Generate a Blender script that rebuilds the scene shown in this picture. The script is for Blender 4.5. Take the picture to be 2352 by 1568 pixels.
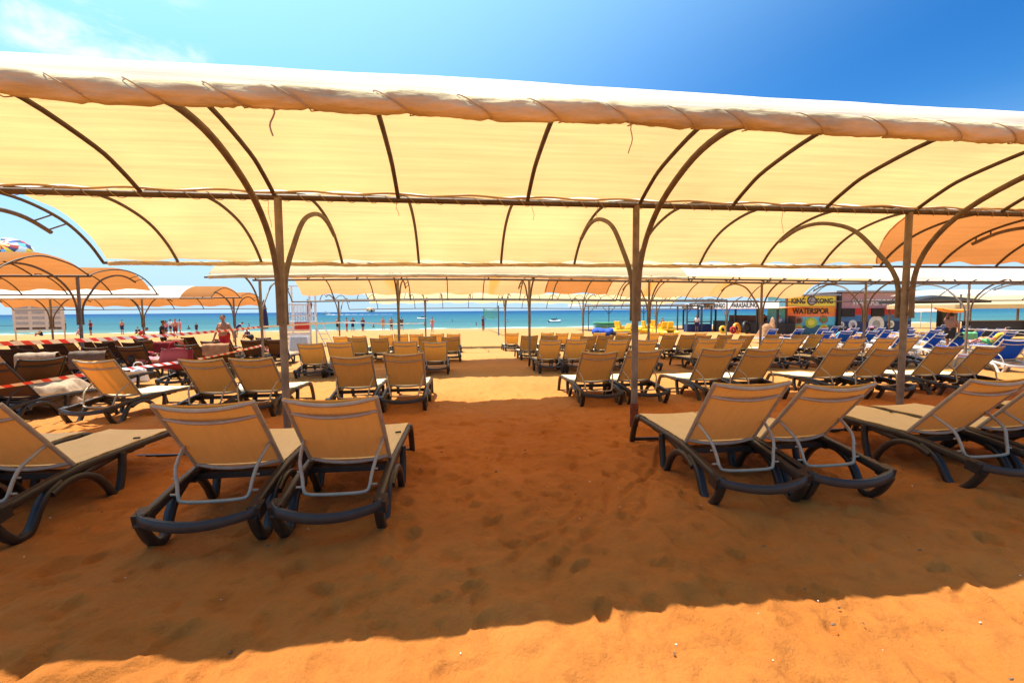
import bpy, bmesh, math, random
import numpy as np
from mathutils import Vector, Matrix, Euler
R = math.radians
random.seed(7); rng = np.random.default_rng(11)
scene = bpy.context.scene
for o in list(bpy.data.objects): bpy.data.objects.remove(o)
C = scene.collection

# ------------------------------------------------------------------ camera
cd = bpy.data.cameras.new('camera'); cam = bpy.data.objects.new('camera', cd); C.objects.link(cam)
cam.location = (0, 0, 1.5)
cd.sensor_width = 36; cd.lens = 36*1033/2352; cd.clip_start = .05; cd.clip_end = 60000
ry, rp, rr = R(7.4), R(3.9), R(-.46)
fw = Vector((math.sin(ry)*math.cos(rp), math.cos(ry)*math.cos(rp), -math.sin(rp)))
rt = Vector((math.cos(ry), -math.sin(ry), 0)); up = rt.cross(fw)
r2 = rt*math.cos(rr)+up*math.sin(rr); u2 = -rt*math.sin(rr)+up*math.cos(rr)
m3 = Matrix((r2, u2, -fw)).transposed()
cam.rotation_euler = m3.to_euler()
scene.camera = cam
scene.render.resolution_x = 1024; scene.render.resolution_y = 682

# ------------------------------------------------------------------ sun and sky
SX, SY = -.26, .225           # the sun's horizontal offset per metre of height (left, ahead)
sun_dir = Vector((SX, SY, 1)).normalized()
sun_el = math.asin(sun_dir.z); sun_az = math.atan2(sun_dir.x, sun_dir.y)
sl = bpy.data.lights.new('sun', 'SUN'); sl.energy = 4.6; sl.angle = R(.55); sl.color = (1, .91, .77)
so = bpy.data.objects.new('sun', sl); C.objects.link(so)
so.rotation_euler = (-sun_dir).to_track_quat('-Z', 'Y').to_euler(); so.location = (-20, 20, 80)

W = bpy.data.worlds.new('World'); scene.world = W; W.use_nodes = True
nt = W.node_tree; N = nt.nodes; L = nt.links; N.clear()
out = N.new('ShaderNodeOutputWorld'); bg = N.new('ShaderNodeBackground'); bg.inputs[1].default_value = .12
sky = N.new('ShaderNodeTexSky'); sky.sky_type = 'NISHITA'; sky.sun_disc = False
sky.sun_elevation = sun_el; sky.sun_rotation = sun_az
sky.altitude = 0; sky.air_density = 1.25; sky.dust_density = .6; sky.ozone_density = 3.2
gm = N.new('ShaderNodeGamma'); gm.inputs['Gamma'].default_value = 1.55; L.new(sky.outputs[0], gm.inputs['Color'])
hs = N.new('ShaderNodeHueSaturation'); hs.inputs['Saturation'].default_value = 1.2; hs.inputs['Value'].default_value = .25
L.new(gm.outputs[0], hs.inputs['Color'])
tc = N.new('ShaderNodeTexCoord')
# a few clouds, upper left part of the sky
def vdot(dirv, lo, hi):
    d = N.new('ShaderNodeVectorMath'); d.operation = 'DOT_PRODUCT'; d.inputs[1].default_value = Vector(dirv).normalized()
    L.new(tc.outputs['Generated'], d.inputs[0])
    mr = N.new('ShaderNodeMapRange'); mr.inputs[1].default_value = lo; mr.inputs[2].default_value = hi
    mr.interpolation_type = 'SMOOTHSTEP'; L.new(d.outputs['Value'], mr.inputs[0]); return mr.outputs[0]
mp = N.new('ShaderNodeMapping'); mp.inputs['Scale'].default_value = (1.6, 1.6, 4.2); mp.inputs['Rotation'].default_value = (0, R(25), 0)
L.new(tc.outputs['Generated'], mp.inputs[0])
nz = N.new('ShaderNodeTexNoise'); nz.inputs['Scale'].default_value = 4.2; nz.inputs['Detail'].default_value = 9; nz.inputs['Roughness'].default_value = .62
nz.inputs['Distortion'].default_value = .35
L.new(mp.outputs[0], nz.inputs['Vector'])
def mth(op, a, b):
    n = N.new('ShaderNodeMath'); n.operation = op
    for i, v in enumerate((a, b)):
        if isinstance(v, (int, float)): n.inputs[i].default_value = v
        else: L.new(v, n.inputs[i])
    return n.outputs[0]
m1 = vdot((-.514, .735, .462), .986, .9995); m2 = vdot((-.437, .795, .436), .9965, .9998)
mask = mth('MAXIMUM', m1, mth('MULTIPLY', m2, .8))
cr = N.new('ShaderNodeMapRange'); cr.inputs[1].default_value = .42; cr.inputs[2].default_value = .72; cr.interpolation_type = 'SMOOTHSTEP'
L.new(nz.outputs['Fac'], cr.inputs[0])
cf = mth('MULTIPLY', mask, cr.outputs[0])
# broad bright aureole on the sun's side of the sky, and the pale blue sea haze at the horizon
glow = vdot(sun_dir, .30, 1.0)
ga = N.new('ShaderNodeMix'); ga.data_type = 'RGBA'; ga.blend_type = 'ADD'; L.new(glow, ga.inputs['Factor']); L.new(hs.outputs[0], ga.inputs['A']); ga.inputs['B'].default_value = (2.3, 3.7, 3.5, 1)
sz = N.new('ShaderNodeSeparateXYZ'); L.new(tc.outputs['Generated'], sz.inputs[0])
hz = N.new('ShaderNodeMapRange'); hz.inputs[1].default_value = .34; hz.inputs[2].default_value = 0; hz.interpolation_type = 'SMOOTHSTEP'; hz.inputs[4].default_value = .95; L.new(sz.outputs[2], hz.inputs[0])
hm = N.new('ShaderNodeMix'); hm.data_type = 'RGBA'; L.new(hz.outputs[0], hm.inputs['Factor']); L.new(ga.outputs['Result'], hm.inputs['A']); hm.inputs['B'].default_value = (2.1, 3.15, 4.0, 1)
mx = N.new('ShaderNodeMix'); mx.data_type = 'RGBA'; L.new(cf, mx.inputs['Factor']); L.new(hm.outputs['Result'], mx.inputs['A'])
mx.inputs['B'].default_value = (4.6, 4.7, 4.6, 1)
L.new(mx.outputs['Result'], bg.inputs[0]); L.new(bg.outputs[0], out.inputs[0])
scene.view_settings.view_transform = 'Standard'; scene.view_settings.look = 'None'
scene.view_settings.gamma = 1; scene.view_settings.exposure = 1.15
try: scene.cycles.max_bounces = 8; scene.cycles.transmission_bounces = 6
except Exception: pass

# ------------------------------------------------------------------ materials
def new_mat(name):
    m = bpy.data.materials.new(name); m.use_nodes = True
    return m, m.node_tree.nodes, m.node_tree.links, m.node_tree.nodes['Principled BSDF']
def mat(name, col, rough=.5, metal=0, var=.12, scale=6, bump=0, bscale=60, spec=.5):
    """Principled with procedural colour variation and optional bump."""
    m, n, l, p = new_mat(name)
    p.inputs['Roughness'].default_value = rough; p.inputs['Metallic'].default_value = metal
    p.inputs['Specular IOR Level'].default_value = spec
    t = n.new('ShaderNodeTexCoord'); z = n.new('ShaderNodeTexNoise'); z.inputs['Scale'].default_value = scale; z.inputs['Detail'].default_value = 5
    l.new(t.outputs['Object'], z.inputs['Vector'])
    r = n.new('ShaderNodeValToRGB'); r.color_ramp.elements[0].position = .3; r.color_ramp.elements[1].position = .7
    r.color_ramp.elements[0].color = [max(0, c*(1-var)) for c in col]+[1]; r.color_ramp.elements[1].color = [min(1, c*(1+var)) for c in col]+[1]
    l.new(z.outputs['Fac'], r.inputs[0]); l.new(r.outputs[0], p.inputs['Base Color'])
    if bump:
        b = n.new('ShaderNodeTexNoise'); b.inputs['Scale'].default_value = bscale; b.inputs['Detail'].default_value = 4
        l.new(t.outputs['Object'], b.inputs['Vector'])
        bp = n.new('ShaderNodeBump'); bp.inputs['Strength'].default_value = bump; bp.inputs['Distance'].default_value = .01
        l.new(b.outputs['Fac'], bp.inputs['Height']); l.new(bp.outputs[0], p.inputs['Normal'])
    return m
def cloth_mat(name, col, trans, mixf=.5, streak=.10, wscale=(.5, 9, 9), bump=.35, stain=None):
    """woven awning cloth: diffuse + translucent, streaks along the length of the cloth"""
    m, n, l, p = new_mat(name); n.remove(p)
    o = n['Material Output']; d = n.new('ShaderNodeBsdfDiffuse'); tr = n.new('ShaderNodeBsdfTranslucent'); mxs = n.new('ShaderNodeMixShader')
    t = n.new('ShaderNodeTexCoord'); mp = n.new('ShaderNodeMapping'); mp.inputs['Scale'].default_value = wscale
    l.new(t.outputs['Object'], mp.inputs[0])
    z = n.new('ShaderNodeTexNoise'); z.inputs['Scale'].default_value = 1.6; z.inputs['Detail'].default_value = 7; z.inputs['Roughness'].default_value = .6
    l.new(mp.outputs[0], z.inputs['Vector'])
    z2 = n.new('ShaderNodeTexNoise'); z2.inputs['Scale'].default_value = .55; z2.inputs['Detail'].default_value = 3
    l.new(t.outputs['Object'], z2.inputs['Vector'])
    ad = n.new('ShaderNodeMath'); ad.operation = 'ADD'; l.new(z.outputs['Fac'], ad.inputs[0]); l.new(z2.outputs['Fac'], ad.inputs[1])
    mr = n.new('ShaderNodeMapRange'); mr.inputs[1].default_value = .7; mr.inputs[2].default_value = 1.3; mr.inputs[3].default_value = 1-streak*1.3; mr.inputs[4].default_value = 1+streak*.4
    l.new(ad.outputs[0], mr.inputs[0])
    for sh, c in ((d, col), (tr, trans)):
        v = n.new('ShaderNodeVectorMath'); v.operation = 'SCALE'; v.inputs[0].default_value = c
        l.new(mr.outputs[0], v.inputs['Scale'])
        res = v.outputs[0]
        if stain:
            sc, sx, sw = stain
            s = n.new('ShaderNodeSeparateXYZ'); l.new(t.outputs['Object'], s.inputs[0])
            nn = n.new('ShaderNodeTexNoise'); nn.inputs['Scale'].default_value = 1.0
            cmb = n.new('ShaderNodeMapping'); cmb.inputs['Scale'].default_value = (1.1, .12, .12); l.new(t.outputs['Object'], cmb.inputs[0]); l.new(cmb.outputs[0], nn.inputs['Vector'])
            rm = n.new('ShaderNodeMapRange'); rm.inputs[1].default_value = .60; rm.inputs[2].default_value = .68; l.new(nn.outputs['Fac'], rm.inputs[0])
            mm = n.new('ShaderNodeMix'); mm.data_type = 'RGBA'; l.new(rm.outputs[0], mm.inputs['Factor']); l.new(res, mm.inputs['A']); mm.inputs['B'].default_value = (*sc, 1)
            res = mm.outputs['Result']
        l.new(res, sh.inputs['Color'])
    bp = n.new('ShaderNodeBump'); bp.inputs['Strength'].default_value = bump; bp.inputs['Distance'].default_value = .02
    l.new(z.outputs['Fac'], bp.inputs['Height']); l.new(bp.outputs[0], d.inputs['Normal'])
    mxs.inputs[0].default_value = mixf; l.new(d.outputs[0], mxs.inputs[1]); l.new(tr.outputs[0], mxs.inputs[2]); l.new(mxs.outputs[0], o.inputs[0])
    return m
M = {}
M['cream'] = cloth_mat('cream_awning', (.93, .90, .76), (.92, .59, .25), .34, .17, (.4, 11, 11), .5)
M['roll'] = cloth_mat('rolled_cream_cloth', (.72, .61, .38), (.6, .4, .2), .12, .34, (2.2, 9, 9), .9)
M['peach'] = cloth_mat('peach_awning', (.74, .50, .28), (.72, .40, .17), .42, .1, (.5, 6, 6), .3, ((.85, .33, .08), 0, 0))
M['orange'] = cloth_mat('orange_awning', (.50, .24, .09), (.46, .17, .045), .5, .14)
M['pale'] = cloth_mat('pale_awning', (.72, .62, .40), (.85, .68, .36), .45)
M['white'] = cloth_mat('white_awning', (.85, .84, .80), (.8, .76, .7), .35, .04)
M['sling_seat'] = cloth_mat('beige_seat_sling', (.93, .83, .56), (.85, .55, .2), .25, .08, (20, 3, 3), .1)
M['sling'] = cloth_mat('beige_sling', (.90, .70, .22), (.88, .45, .07), .32, .08, (20, 3, 3), .1)  # seat cloth again, yellowed: warm sand bounce on shaded backs put into colour
M['sling_dark'] = cloth_mat('brown_sling', (.17, .09, .045), (.2, .09, .03), .25, .1, (20, 3, 3), .1)
M['sling_blue'] = cloth_mat('blue_sling', (.02, .11, .55), (.02, .13, .6), .25, .08, (20, 3, 3), .1)
M['resin'] = mat('charcoal_resin', (.024, .019, .015), .42, 0, .25, 14, .15, 90)
M['resin_black'] = mat('black_resin', (.014, .012, .012), .5, 0, .2, 14, .1, 90)
M['grey_tube'] = mat('grey_painted_tube', (.38, .32, .23), .38, .1, .12, 20)
M['white_resin'] = mat('white_resin', (.55, .54, .50), .4)
M['steel'] = mat('brown_weathered_steel', (.075, .05, .03), .6, .1, .35, 9, .25, 50)
M['brace'] = mat('backlit_brown_brace', (.13, .095, .065), .6, .05, .30, 9, .3, 60)  # darker than the posts: backlit shade of the braces put into the colour
M['pole'] = mat('taupe_painted_pole', (.20, .16, .125), .55, .05, .30, 7, .3, 60)
M['rust'] = mat('rusty_steel', (.15, .035, .012), .85, 0, .5, 22, .6, 70)
M['twine'] = mat('twine', (.40, .29, .17), .9)
M['towel_beige'] = mat('beige_towel', (.36, .25, .16), .95, 0, .25, 18, .4, 120)
M['towel_white'] = mat('white_towel', (.66, .60, .50), .95, 0, .08, 8, .4, 120)
M['black'] = mat('black_fabric', (.012, .012, .014), .85)
M['red'] = mat('red_fabric', (.42, .012, .018), .8)
M['dark_red'] = mat('dark_red_fabric', (.18, .006, .01), .85)
M['blue'] = mat('blue_fabric', (.015, .07, .42), .8)
M['navy'] = mat('navy_fabric', (.012, .018, .10), .8)
M['green'] = mat('green_paint', (.07, .32, .09), .6)
M['green_towel'] = mat('green_towel', (.13, .42, .20), .95)
M['yellow'] = mat('yellow_plastic', (.85, .52, .02), .35)
M['orange_p'] = mat('orange_plastic', (.85, .30, .02), .35)
M['orange_band'] = mat('orange_paint', (.90, .24, .06), .5)
M['yellow_band'] = mat('yellow_paint', (.92, .80, .07), .5)
M['teal_band'] = mat('teal_paint', (.10, .55, .70), .5)
M['teal_dark'] = mat('petrol_paint', (.03, .16, .24), .5)
M['mauve'] = mat('mauve_paint', (.50, .28, .29), .6)
M['red_band'] = mat('red_paint', (.62, .035, .03), .5)
M['mid_blue'] = mat('mid_blue_paint', (.06, .20, .42), .5)
M['deep_blue'] = mat('deep_blue_paint', (.012, .04, .16), .5)
M['black_p'] = mat('black_paint', (.012, .012, .012), .5)
M['white_p'] = mat('white_paint', (.80, .79, .76), .5)
M['grey_p'] = mat('grey_panel', (.38, .38, .38), .6)
M['blue_steel'] = mat('blue_steel', (.05, .12, .20), .5)
M['wood'] = mat('dark_timber', (.12, .07, .04), .8, 0, .3, 10)
M['straw'] = mat('brown_hessian', (.34, .17, .08), .95, 0, .3, 6, .5, 40)
M['lime'] = mat('lime_fabric', (.45, .62, .08), .8)
M['sky_blue'] = mat('sky_blue_fabric', (.10, .42, .75), .8)
M['pink'] = mat('pink_fabric', (.62, .22, .26), .8)
SKIN = [mat('tanned_skin', (.42, .19, .10), .55, 0, .12, 7), mat('fair_skin', (.60, .33, .22), .55, 0, .12, 7), mat('deep_tan_skin', (.30, .12, .055), .5, 0, .12, 7), mat('sunburnt_skin', (.55, .22, .14), .55, 0, .14, 7)]
M['hair'] = mat('dark_hair', (.018, .012, .009), .7); M['hair_brown'] = mat('brown_hair', (.09, .045, .02), .7)

def stripe_mat(name, c1, c2, scale, axis=0, slant=0.):
    m, n, l, p = new_mat(name); t = n.new('ShaderNodeTexCoord'); s = n.new('ShaderNodeSeparateXYZ'); l.new(t.outputs['UV'], s.inputs[0])
    a = n.new('ShaderNodeMath'); a.operation = 'MULTIPLY_ADD'; l.new(s.outputs[1], a.inputs[0]); a.inputs[1].default_value = slant; l.new(s.outputs[0], a.inputs[2])
    b = n.new('ShaderNodeMath'); b.operation = 'MULTIPLY'; l.new(a.outputs[0], b.inputs[0]); b.inputs[1].default_value = scale
    f = n.new('ShaderNodeMath'); f.operation = 'FRACT'; l.new(b.outputs[0], f.inputs[0])
    g = n.new('ShaderNodeMath'); g.operation = 'GREATER_THAN'; l.new(f.outputs[0], g.inputs[0]); g.inputs[1].default_value = .45
    mm = n.new('ShaderNodeMix'); mm.data_type = 'RGBA'; l.new(g.outputs[0], mm.inputs['Factor']); mm.inputs['A'].default_value = (*c1, 1); mm.inputs['B'].default_value = (*c2, 1)
    l.new(mm.outputs['Result'], p.inputs['Base Color']); p.inputs['Roughness'].default_value = .45
    return m
M['tape'] = stripe_mat('red_white_tape', (.78, .03, .03), (.86, .84, .82), 1., 0, .35)
M['stripe_towel'] = stripe_mat('pink_striped_towel', (.62, .16, .16), (.85, .78, .72), 9.)
M['patch_towel'] = mat('patterned_towel', (.60, .40, .34), .95, 0, .6, 16)

def sand_material():
    m, n, l, p = new_mat('beach_sand'); t = n.new('ShaderNodeTexCoord'); g = n.new('ShaderNodeNewGeometry')
    def noise(sc, det, ro=.6):
        z = n.new('ShaderNodeTexNoise'); z.inputs['Scale'].default_value = sc; z.inputs['Detail'].default_value = det; z.inputs['Roughness'].default_value = ro
        l.new(t.outputs['Object'], z.inputs['Vector']); return z.outputs['Fac']
    big = noise(.7, 4); mid = noise(7, 6); fine = noise(260, 3, .8)
    r = n.new('ShaderNodeValToRGB'); e = r.color_ramp.elements
    e[0].position = .33; e[0].color = (.39, .134, .024, 1); e[1].position = .68; e[1].color = (.49, .182, .040, 1)
    l.new(big, r.inputs[0])
    def mixc(a, fac_out, lo, hi, col, blend='MIX', amount=1.):
        mr = n.new('ShaderNodeMapRange'); mr.inputs[1].default_value = lo; mr.inputs[2].default_value = hi; mr.inputs[4].default_value = amount; l.new(fac_out, mr.inputs[0])
        mm = n.new('ShaderNodeMix'); mm.data_type = 'RGBA'; mm.blend_type = blend; l.new(mr.outputs[0], mm.inputs['Factor']); l.new(a, mm.inputs['A']); mm.inputs['B'].default_value = (*col, 1)
        return mm.outputs['Result']
    c = mixc(r.outputs[0], mid, .52, .75, (.27, .090, .018), 'MIX', .5)
    c = mixc(c, fine, .60, .72, (.20, .08, .03), 'MIX', .45)
    c = mixc(c, fine, .34, .24, (.85, .62, .38), 'MIX', .4)
    s = n.new('ShaderNodeSeparateXYZ'); l.new(t.outputs['Object'], s.inputs[0])
    c = mixc(c, s.outputs[1], 5.5, 15, (.41, .225, .075), 'MIX', .75)       # vignette painted in: sand colour lighter away from the camera, towards the sea
    c = mixc(c, s.outputs[2], -.84, -.99, (.36, .23, .12), 'MIX', 1)      # wet sand at the waterline
    l.new(c, p.inputs['Base Color']); p.inputs['Roughness'].default_value = .95; p.inputs['Specular IOR Level'].default_value = .15
    b1 = n.new('ShaderNodeBump'); b1.inputs['Strength'].default_value = .55; b1.inputs['Distance'].default_value = .09; l.new(mid, b1.inputs['Height'])
    b2 = n.new('ShaderNodeBump'); b3 = n.new('ShaderNodeBump'); b3.inputs['Strength'].default_value = .6; b3.inputs['Distance'].default_value = .02; l.new(noise(42, 6, .7), b3.inputs['Height']); l.new(b1.outputs[0], b3.inputs['Normal'])
    b2.inputs['Strength'].default_value = .8; b2.inputs['Distance'].default_value = .006; l.new(fine, b2.inputs['Height']); l.new(b3.outputs[0], b2.inputs['Normal'])
    l.new(b2.outputs[0], p.inputs['Normal'])
    return m
def sea_material():
    m, n, l, p = new_mat('sea_water'); t = n.new('ShaderNodeTexCoord'); s = n.new('ShaderNodeSeparateXYZ'); l.new(t.outputs['Object'], s.inputs[0])
    ln = n.new('ShaderNodeMath'); ln.operation = 'LOGARITHM'; ln.inputs[1].default_value = 10; l.new(s.outputs[1], ln.inputs[0])
    mr = n.new('ShaderNodeMapRange'); mr.inputs[1].default_value = 1.8; mr.inputs[2].default_value = 3.6; l.new(ln.outputs[0], mr.inputs[0])
    r = n.new('ShaderNodeValToRGB'); e = r.color_ramp.elements
    e[0].position = 0; e[0].color = (.085, .17, .15, 1); e[1].position = 1; e[1].color = (.006, .040, .135, 1)
    for pos, col in ((.07, (.05, .145, .165)), (.25, (.025, .11, .155)), (.55, (.010, .068, .16))):
        q = e.new(pos); q.color = (*col, 1)
    l.new(mr.outputs[0], r.inputs[0])
    mp = n.new('ShaderNodeMapping'); mp.inputs['Scale'].default_value = (.006, .05, 1); l.new(t.outputs['Object'], mp.inputs[0])
    z = n.new('ShaderNodeTexNoise'); z.inputs['Scale'].default_value = 1; z.inputs['Detail'].default_value = 8; l.new(mp.outputs[0], z.inputs['Vector'])
    mm = n.new('ShaderNodeMix'); mm.data_type = 'RGBA'; mm.blend_type = 'MULTIPLY'; mm.inputs['Factor'].default_value = .55
    r2 = n.new('ShaderNodeMapRange'); r2.inputs[1].default_value = .35; r2.inputs[2].default_value = .65; r2.inputs[3].default_value = .6; r2.inputs[4].default_value = 1.15; l.new(z.outputs['Fac'], r2.inputs[0])
    l.new(r.outputs[0], mm.inputs['A']); l.new(r2.outputs[0], mm.inputs['B'])
    # foam flecks and a broken foam line near the edge
    mp2 = n.new('ShaderNodeMapping'); mp2.inputs['Scale'].default_value = (.18, 1.2, 1); l.new(t.outputs['Object'], mp2.inputs[0])
    z2 = n.new('ShaderNodeTexNoise'); z2.inputs['Scale'].default_value = .9; z2.inputs['Detail'].default_value = 6; l.new(mp2.outputs[0], z2.inputs['Vector'])
    f = n.new('ShaderNodeMapRange'); f.inputs[1].default_value = 72; f.inputs[2].default_value = 64.5; f.inputs[3].default_value = .74; f.inputs[4].default_value = .50; l.new(s.outputs[1], f.inputs[0])
    gt = n.new('ShaderNodeMath'); gt.operation = 'GREATER_THAN'; l.new(z2.outputs['Fac'], gt.inputs[0]); l.new(f.outputs[0], gt.inputs[1])
    m3_ = n.new('ShaderNodeMix'); m3_.data_type = 'RGBA'; l.new(gt.outputs[0], m3_.inputs['Factor']); l.new(mm.outputs['Result'], m3_.inputs['A']); m3_.inputs['B'].default_value = (.8, .85, .85, 1)
    l.new(m3_.outputs['Result'], p.inputs['Base Color']); p.inputs['Roughness'].default_value = .6; p.inputs['Specular IOR Level'].default_value = .03
    mp3 = n.new('ShaderNodeMapping'); mp3.inputs['Scale'].default_value = (.5, 1.4, 1); l.new(t.outputs['Object'], mp3.inputs[0])
    z3 = n.new('ShaderNodeTexNoise'); z3.inputs['Scale'].default_value = .9; z3.inputs['Detail'].default_value = 6; l.new(mp3.outputs[0], z3.inputs['Vector'])
    bp = n.new('ShaderNodeBump'); bp.inputs['Strength'].default_value = .9; bp.inputs['Distance'].default_value = .35; l.new(z3.outputs['Fac'], bp.inputs['Height']); l.new(bp.outputs[0], p.inputs['Normal'])
    return m
M['sand'] = sand_material(); M['sea'] = sea_material()

# ------------------------------------------------------------------ mesh helpers
class MB:
    def __init__(s): s.v = []; s.f = []; s.uv = None
    def add(s, vs, fs):
        b = len(s.v); s.v += [tuple(v) for v in vs]; s.f += [tuple(i+b for i in f) for f in fs]
    def tube(s, pts, r, n=8, caps=True, closed=False):
        pts = [Vector(p) for p in pts]; k = len(pts); rs = r if hasattr(r, '__len__') else [r]*k
        T = []
        for i in range(k):
            a = pts[(i-1) % k] if (closed or i) else pts[i]; b = pts[(i+1) % k] if (closed or i < k-1) else pts[i]
            T.append((b-a).normalized())
        ref = Vector((0, 0, 1)) if abs(T[0].z) < .9 else Vector((1, 0, 0))
        nn = (ref - T[0]*ref.dot(T[0])).normalized(); vs = []
        for i in range(k):
            nn = (nn - T[i]*nn.dot(T[i])).normalized(); bb = T[i].cross(nn)
            for j in range(n):
                a = 2*math.pi*j/n; vs.append(pts[i] + (nn*math.cos(a)+bb*math.sin(a))*rs[i])
        fs = []
        for i in range(k if closed else k-1):
            for j in range(n):
                i2 = (i+1) % k; fs.append((i*n+j, i2*n+j, i2*n+(j+1) % n, i*n+(j+1) % n)[::-1])
        if caps and not closed: fs.append(tuple(range(n))); fs.append(tuple(range((k-1)*n, k*n))[::-1])
        s.add(vs, fs); return s
    def box(s, c, d, rot=None, bev=0):
        c = Vector(c); hx, hy, hz = d[0]/2, d[1]/2, d[2]/2
        vs = [Vector((x, y, z)) for z in (-hz, hz) for y in (-hy, hy) for x in (-hx, hx)]
        if rot is not None:
            q = rot if isinstance(rot, Matrix) else Euler(rot).to_matrix(); vs = [q@v for v in vs]
        s.add([v+c for v in vs], [(0, 2, 3, 1), (4, 5, 7, 6), (0, 1, 5, 4), (2, 6, 7, 3), (0, 4, 6, 2), (1, 3, 7, 5)]); return s
    def bar(s, a, b, w, h=None):
        """square bar from a to b"""
        return s.tube([a, b], w/2*1.414, 4)
    def profile(s, pts, th, x, w):
        """flat bar following (y, z) points, thickness th (scalar or list), spanning x-w/2..x+w/2, with softened edges"""
        k = len(pts); ths = th if hasattr(th, '__len__') else [th]*k; P = [Vector((p[0], p[1])) for p in pts]; sec = []
        for i in range(k):
            t = (P[min(i+1, k-1)]-P[max(i-1, 0)]).normalized(); n_ = Vector((-t.y, t.x)); h = ths[i]/2; c = min(.008, h*.4)
            ring = [(-w/2+c, h), (w/2-c, h), (w/2, h-c), (w/2, -h+c), (w/2-c, -h), (-w/2+c, -h), (-w/2, -h+c), (-w/2, h-c)]
            sec.append([(x+a, P[i].x+n_.x*b, P[i].y+n_.y*b) for a, b in ring])
        vs = [v for r_ in sec for v in r_]; fs = []
        for i in range(k-1):
            for j in range(8): fs.append((i*8+j, i*8+(j+1) % 8, (i+1)*8+(j+1) % 8, (i+1)*8+j))
        fs.append(tuple(range(8))[::-1]); fs.append(tuple(range((k-1)*8, k*8))); s.add(vs, fs); return s
    def grid(s, fn, nu, nv):
        vs = [fn(i/nu, j/nv) for j in range(nv+1) for i in range(nu+1)]
        fs = [(j*(nu+1)+i, j*(nu+1)+i+1, (j+1)*(nu+1)+i+1, (j+1)*(nu+1)+i) for j in range(nv) for i in range(nu)]
        s.add(vs, fs); return s
    def ball(s, c, r, n=10, m=7, sc=(1, 1, 1)):
        c = Vector(c); vs = [c+Vector((0, 0, r*sc[2]))]
        for i in range(1, m):
            a = math.pi*i/m
            for j in range(n): b = 2*math.pi*j/n; vs.append(c+Vector((r*sc[0]*math.sin(a)*math.cos(b), r*sc[1]*math.sin(a)*math.sin(b), r*sc[2]*math.cos(a))))
        vs.append(c-Vector((0, 0, r*sc[2]))); fs = []
        for j in range(n): fs.append((0, 1+j, 1+(j+1) % n)); fs.append((len(vs)-1, 1+(m-2)*n+(j+1) % n, 1+(m-2)*n+j))
        for i in range(m-2):
            for j in range(n): fs.append((1+i*n+j, 1+(i+1)*n+j, 1+(i+1)*n+(j+1) % n, 1+i*n+(j+1) % n))
        s.add(vs, fs); return s
    def build(s, name, material, parent=None, smooth=True, mats=None, fm=None, ang=50):
        me = bpy.data.meshes.new(name); me.from_pydata(s.v, [], s.f); me.materials.append(material)
        if mats:
            for q in mats: me.materials.append(q)
            me.polygons.foreach_set('material_index', fm)
        if smooth:
            me.polygons.foreach_set('use_smooth', [True]*len(me.polygons))
            if ang < 180: me.set_sharp_from_angle(angle=R(ang))
        me.update()
        o = bpy.data.objects.new(name, me); C.objects.link(o)
        if parent is not None: o.parent = parent
        return o
def tag(o, label=None, cat=None, group=None, kind=None):
    if label: o['label'] = label
    if cat: o['category'] = cat
    if group: o['group'] = group
    if kind: o['kind'] = kind
    return o
def empty(name, loc, rz=0, label=None, cat=None, group=None):
    o = bpy.data.objects.new(name, None); o.empty_display_size = .2; C.objects.link(o); o.location = loc; o.rotation_euler = (0, 0, rz)
    return tag(o, label, cat, group)
def copy_tree(o, parent=None):
    c = o.copy(); C.objects.link(c); c.parent = parent; NEWKIDS[c.name] = []
    for ch in KIDS.get(o.name, []):
        NEWKIDS[c.name].append(copy_tree(ch, c))
    return c
KIDS = {}; NEWKIDS = {}
def register(root):
    """remember the children of a prototype (names of children do not change)"""
    def rec(o):
        KIDS[o.name] = [x for x in bpy.data.objects if x.parent == o]
        for x in KIDS[o.name]: rec(x)
    rec(root)
def smoothpts(pts, k=4):
    P = [Vector(p) for p in pts]; out = []
    for i in range(len(P)-1):
        p0 = P[max(i-1, 0)]; p1 = P[i]; p2 = P[i+1]; p3 = P[min(i+2, len(P)-1)]
        for j in range(k):
            t = j/k; out.append(.5*((2*p1)+(-p0+p2)*t+(2*p0-5*p1+4*p2-p3)*t*t+(-p0+3*p1-3*p2+p3)*t**3))
    out.append(P[-1]); return out
def text(body, size, material, parent, loc, rot, ext=.01, align='CENTER', sx=1.):
    cu = bpy.data.curves.new('lettering', 'FONT'); cu.body = body; cu.size = size; cu.extrude = ext; cu.offset = size*.018
    cu.align_x = align; cu.align_y = 'CENTER'; o = bpy.data.objects.new('lettering_curve', cu); C.objects.link(o)
    dg = bpy.context.evaluated_depsgraph_get(); dg.update(); me = bpy.data.meshes.new_from_object(o.evaluated_get(dg)); bpy.data.objects.remove(o)
    me.materials.clear(); me.materials.append(material); r = bpy.data.objects.new('lettering', me); C.objects.link(r)
    r.parent = parent; r.location = loc; r.rotation_euler = rot; r.scale = (sx, 1, 1); return r

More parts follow.
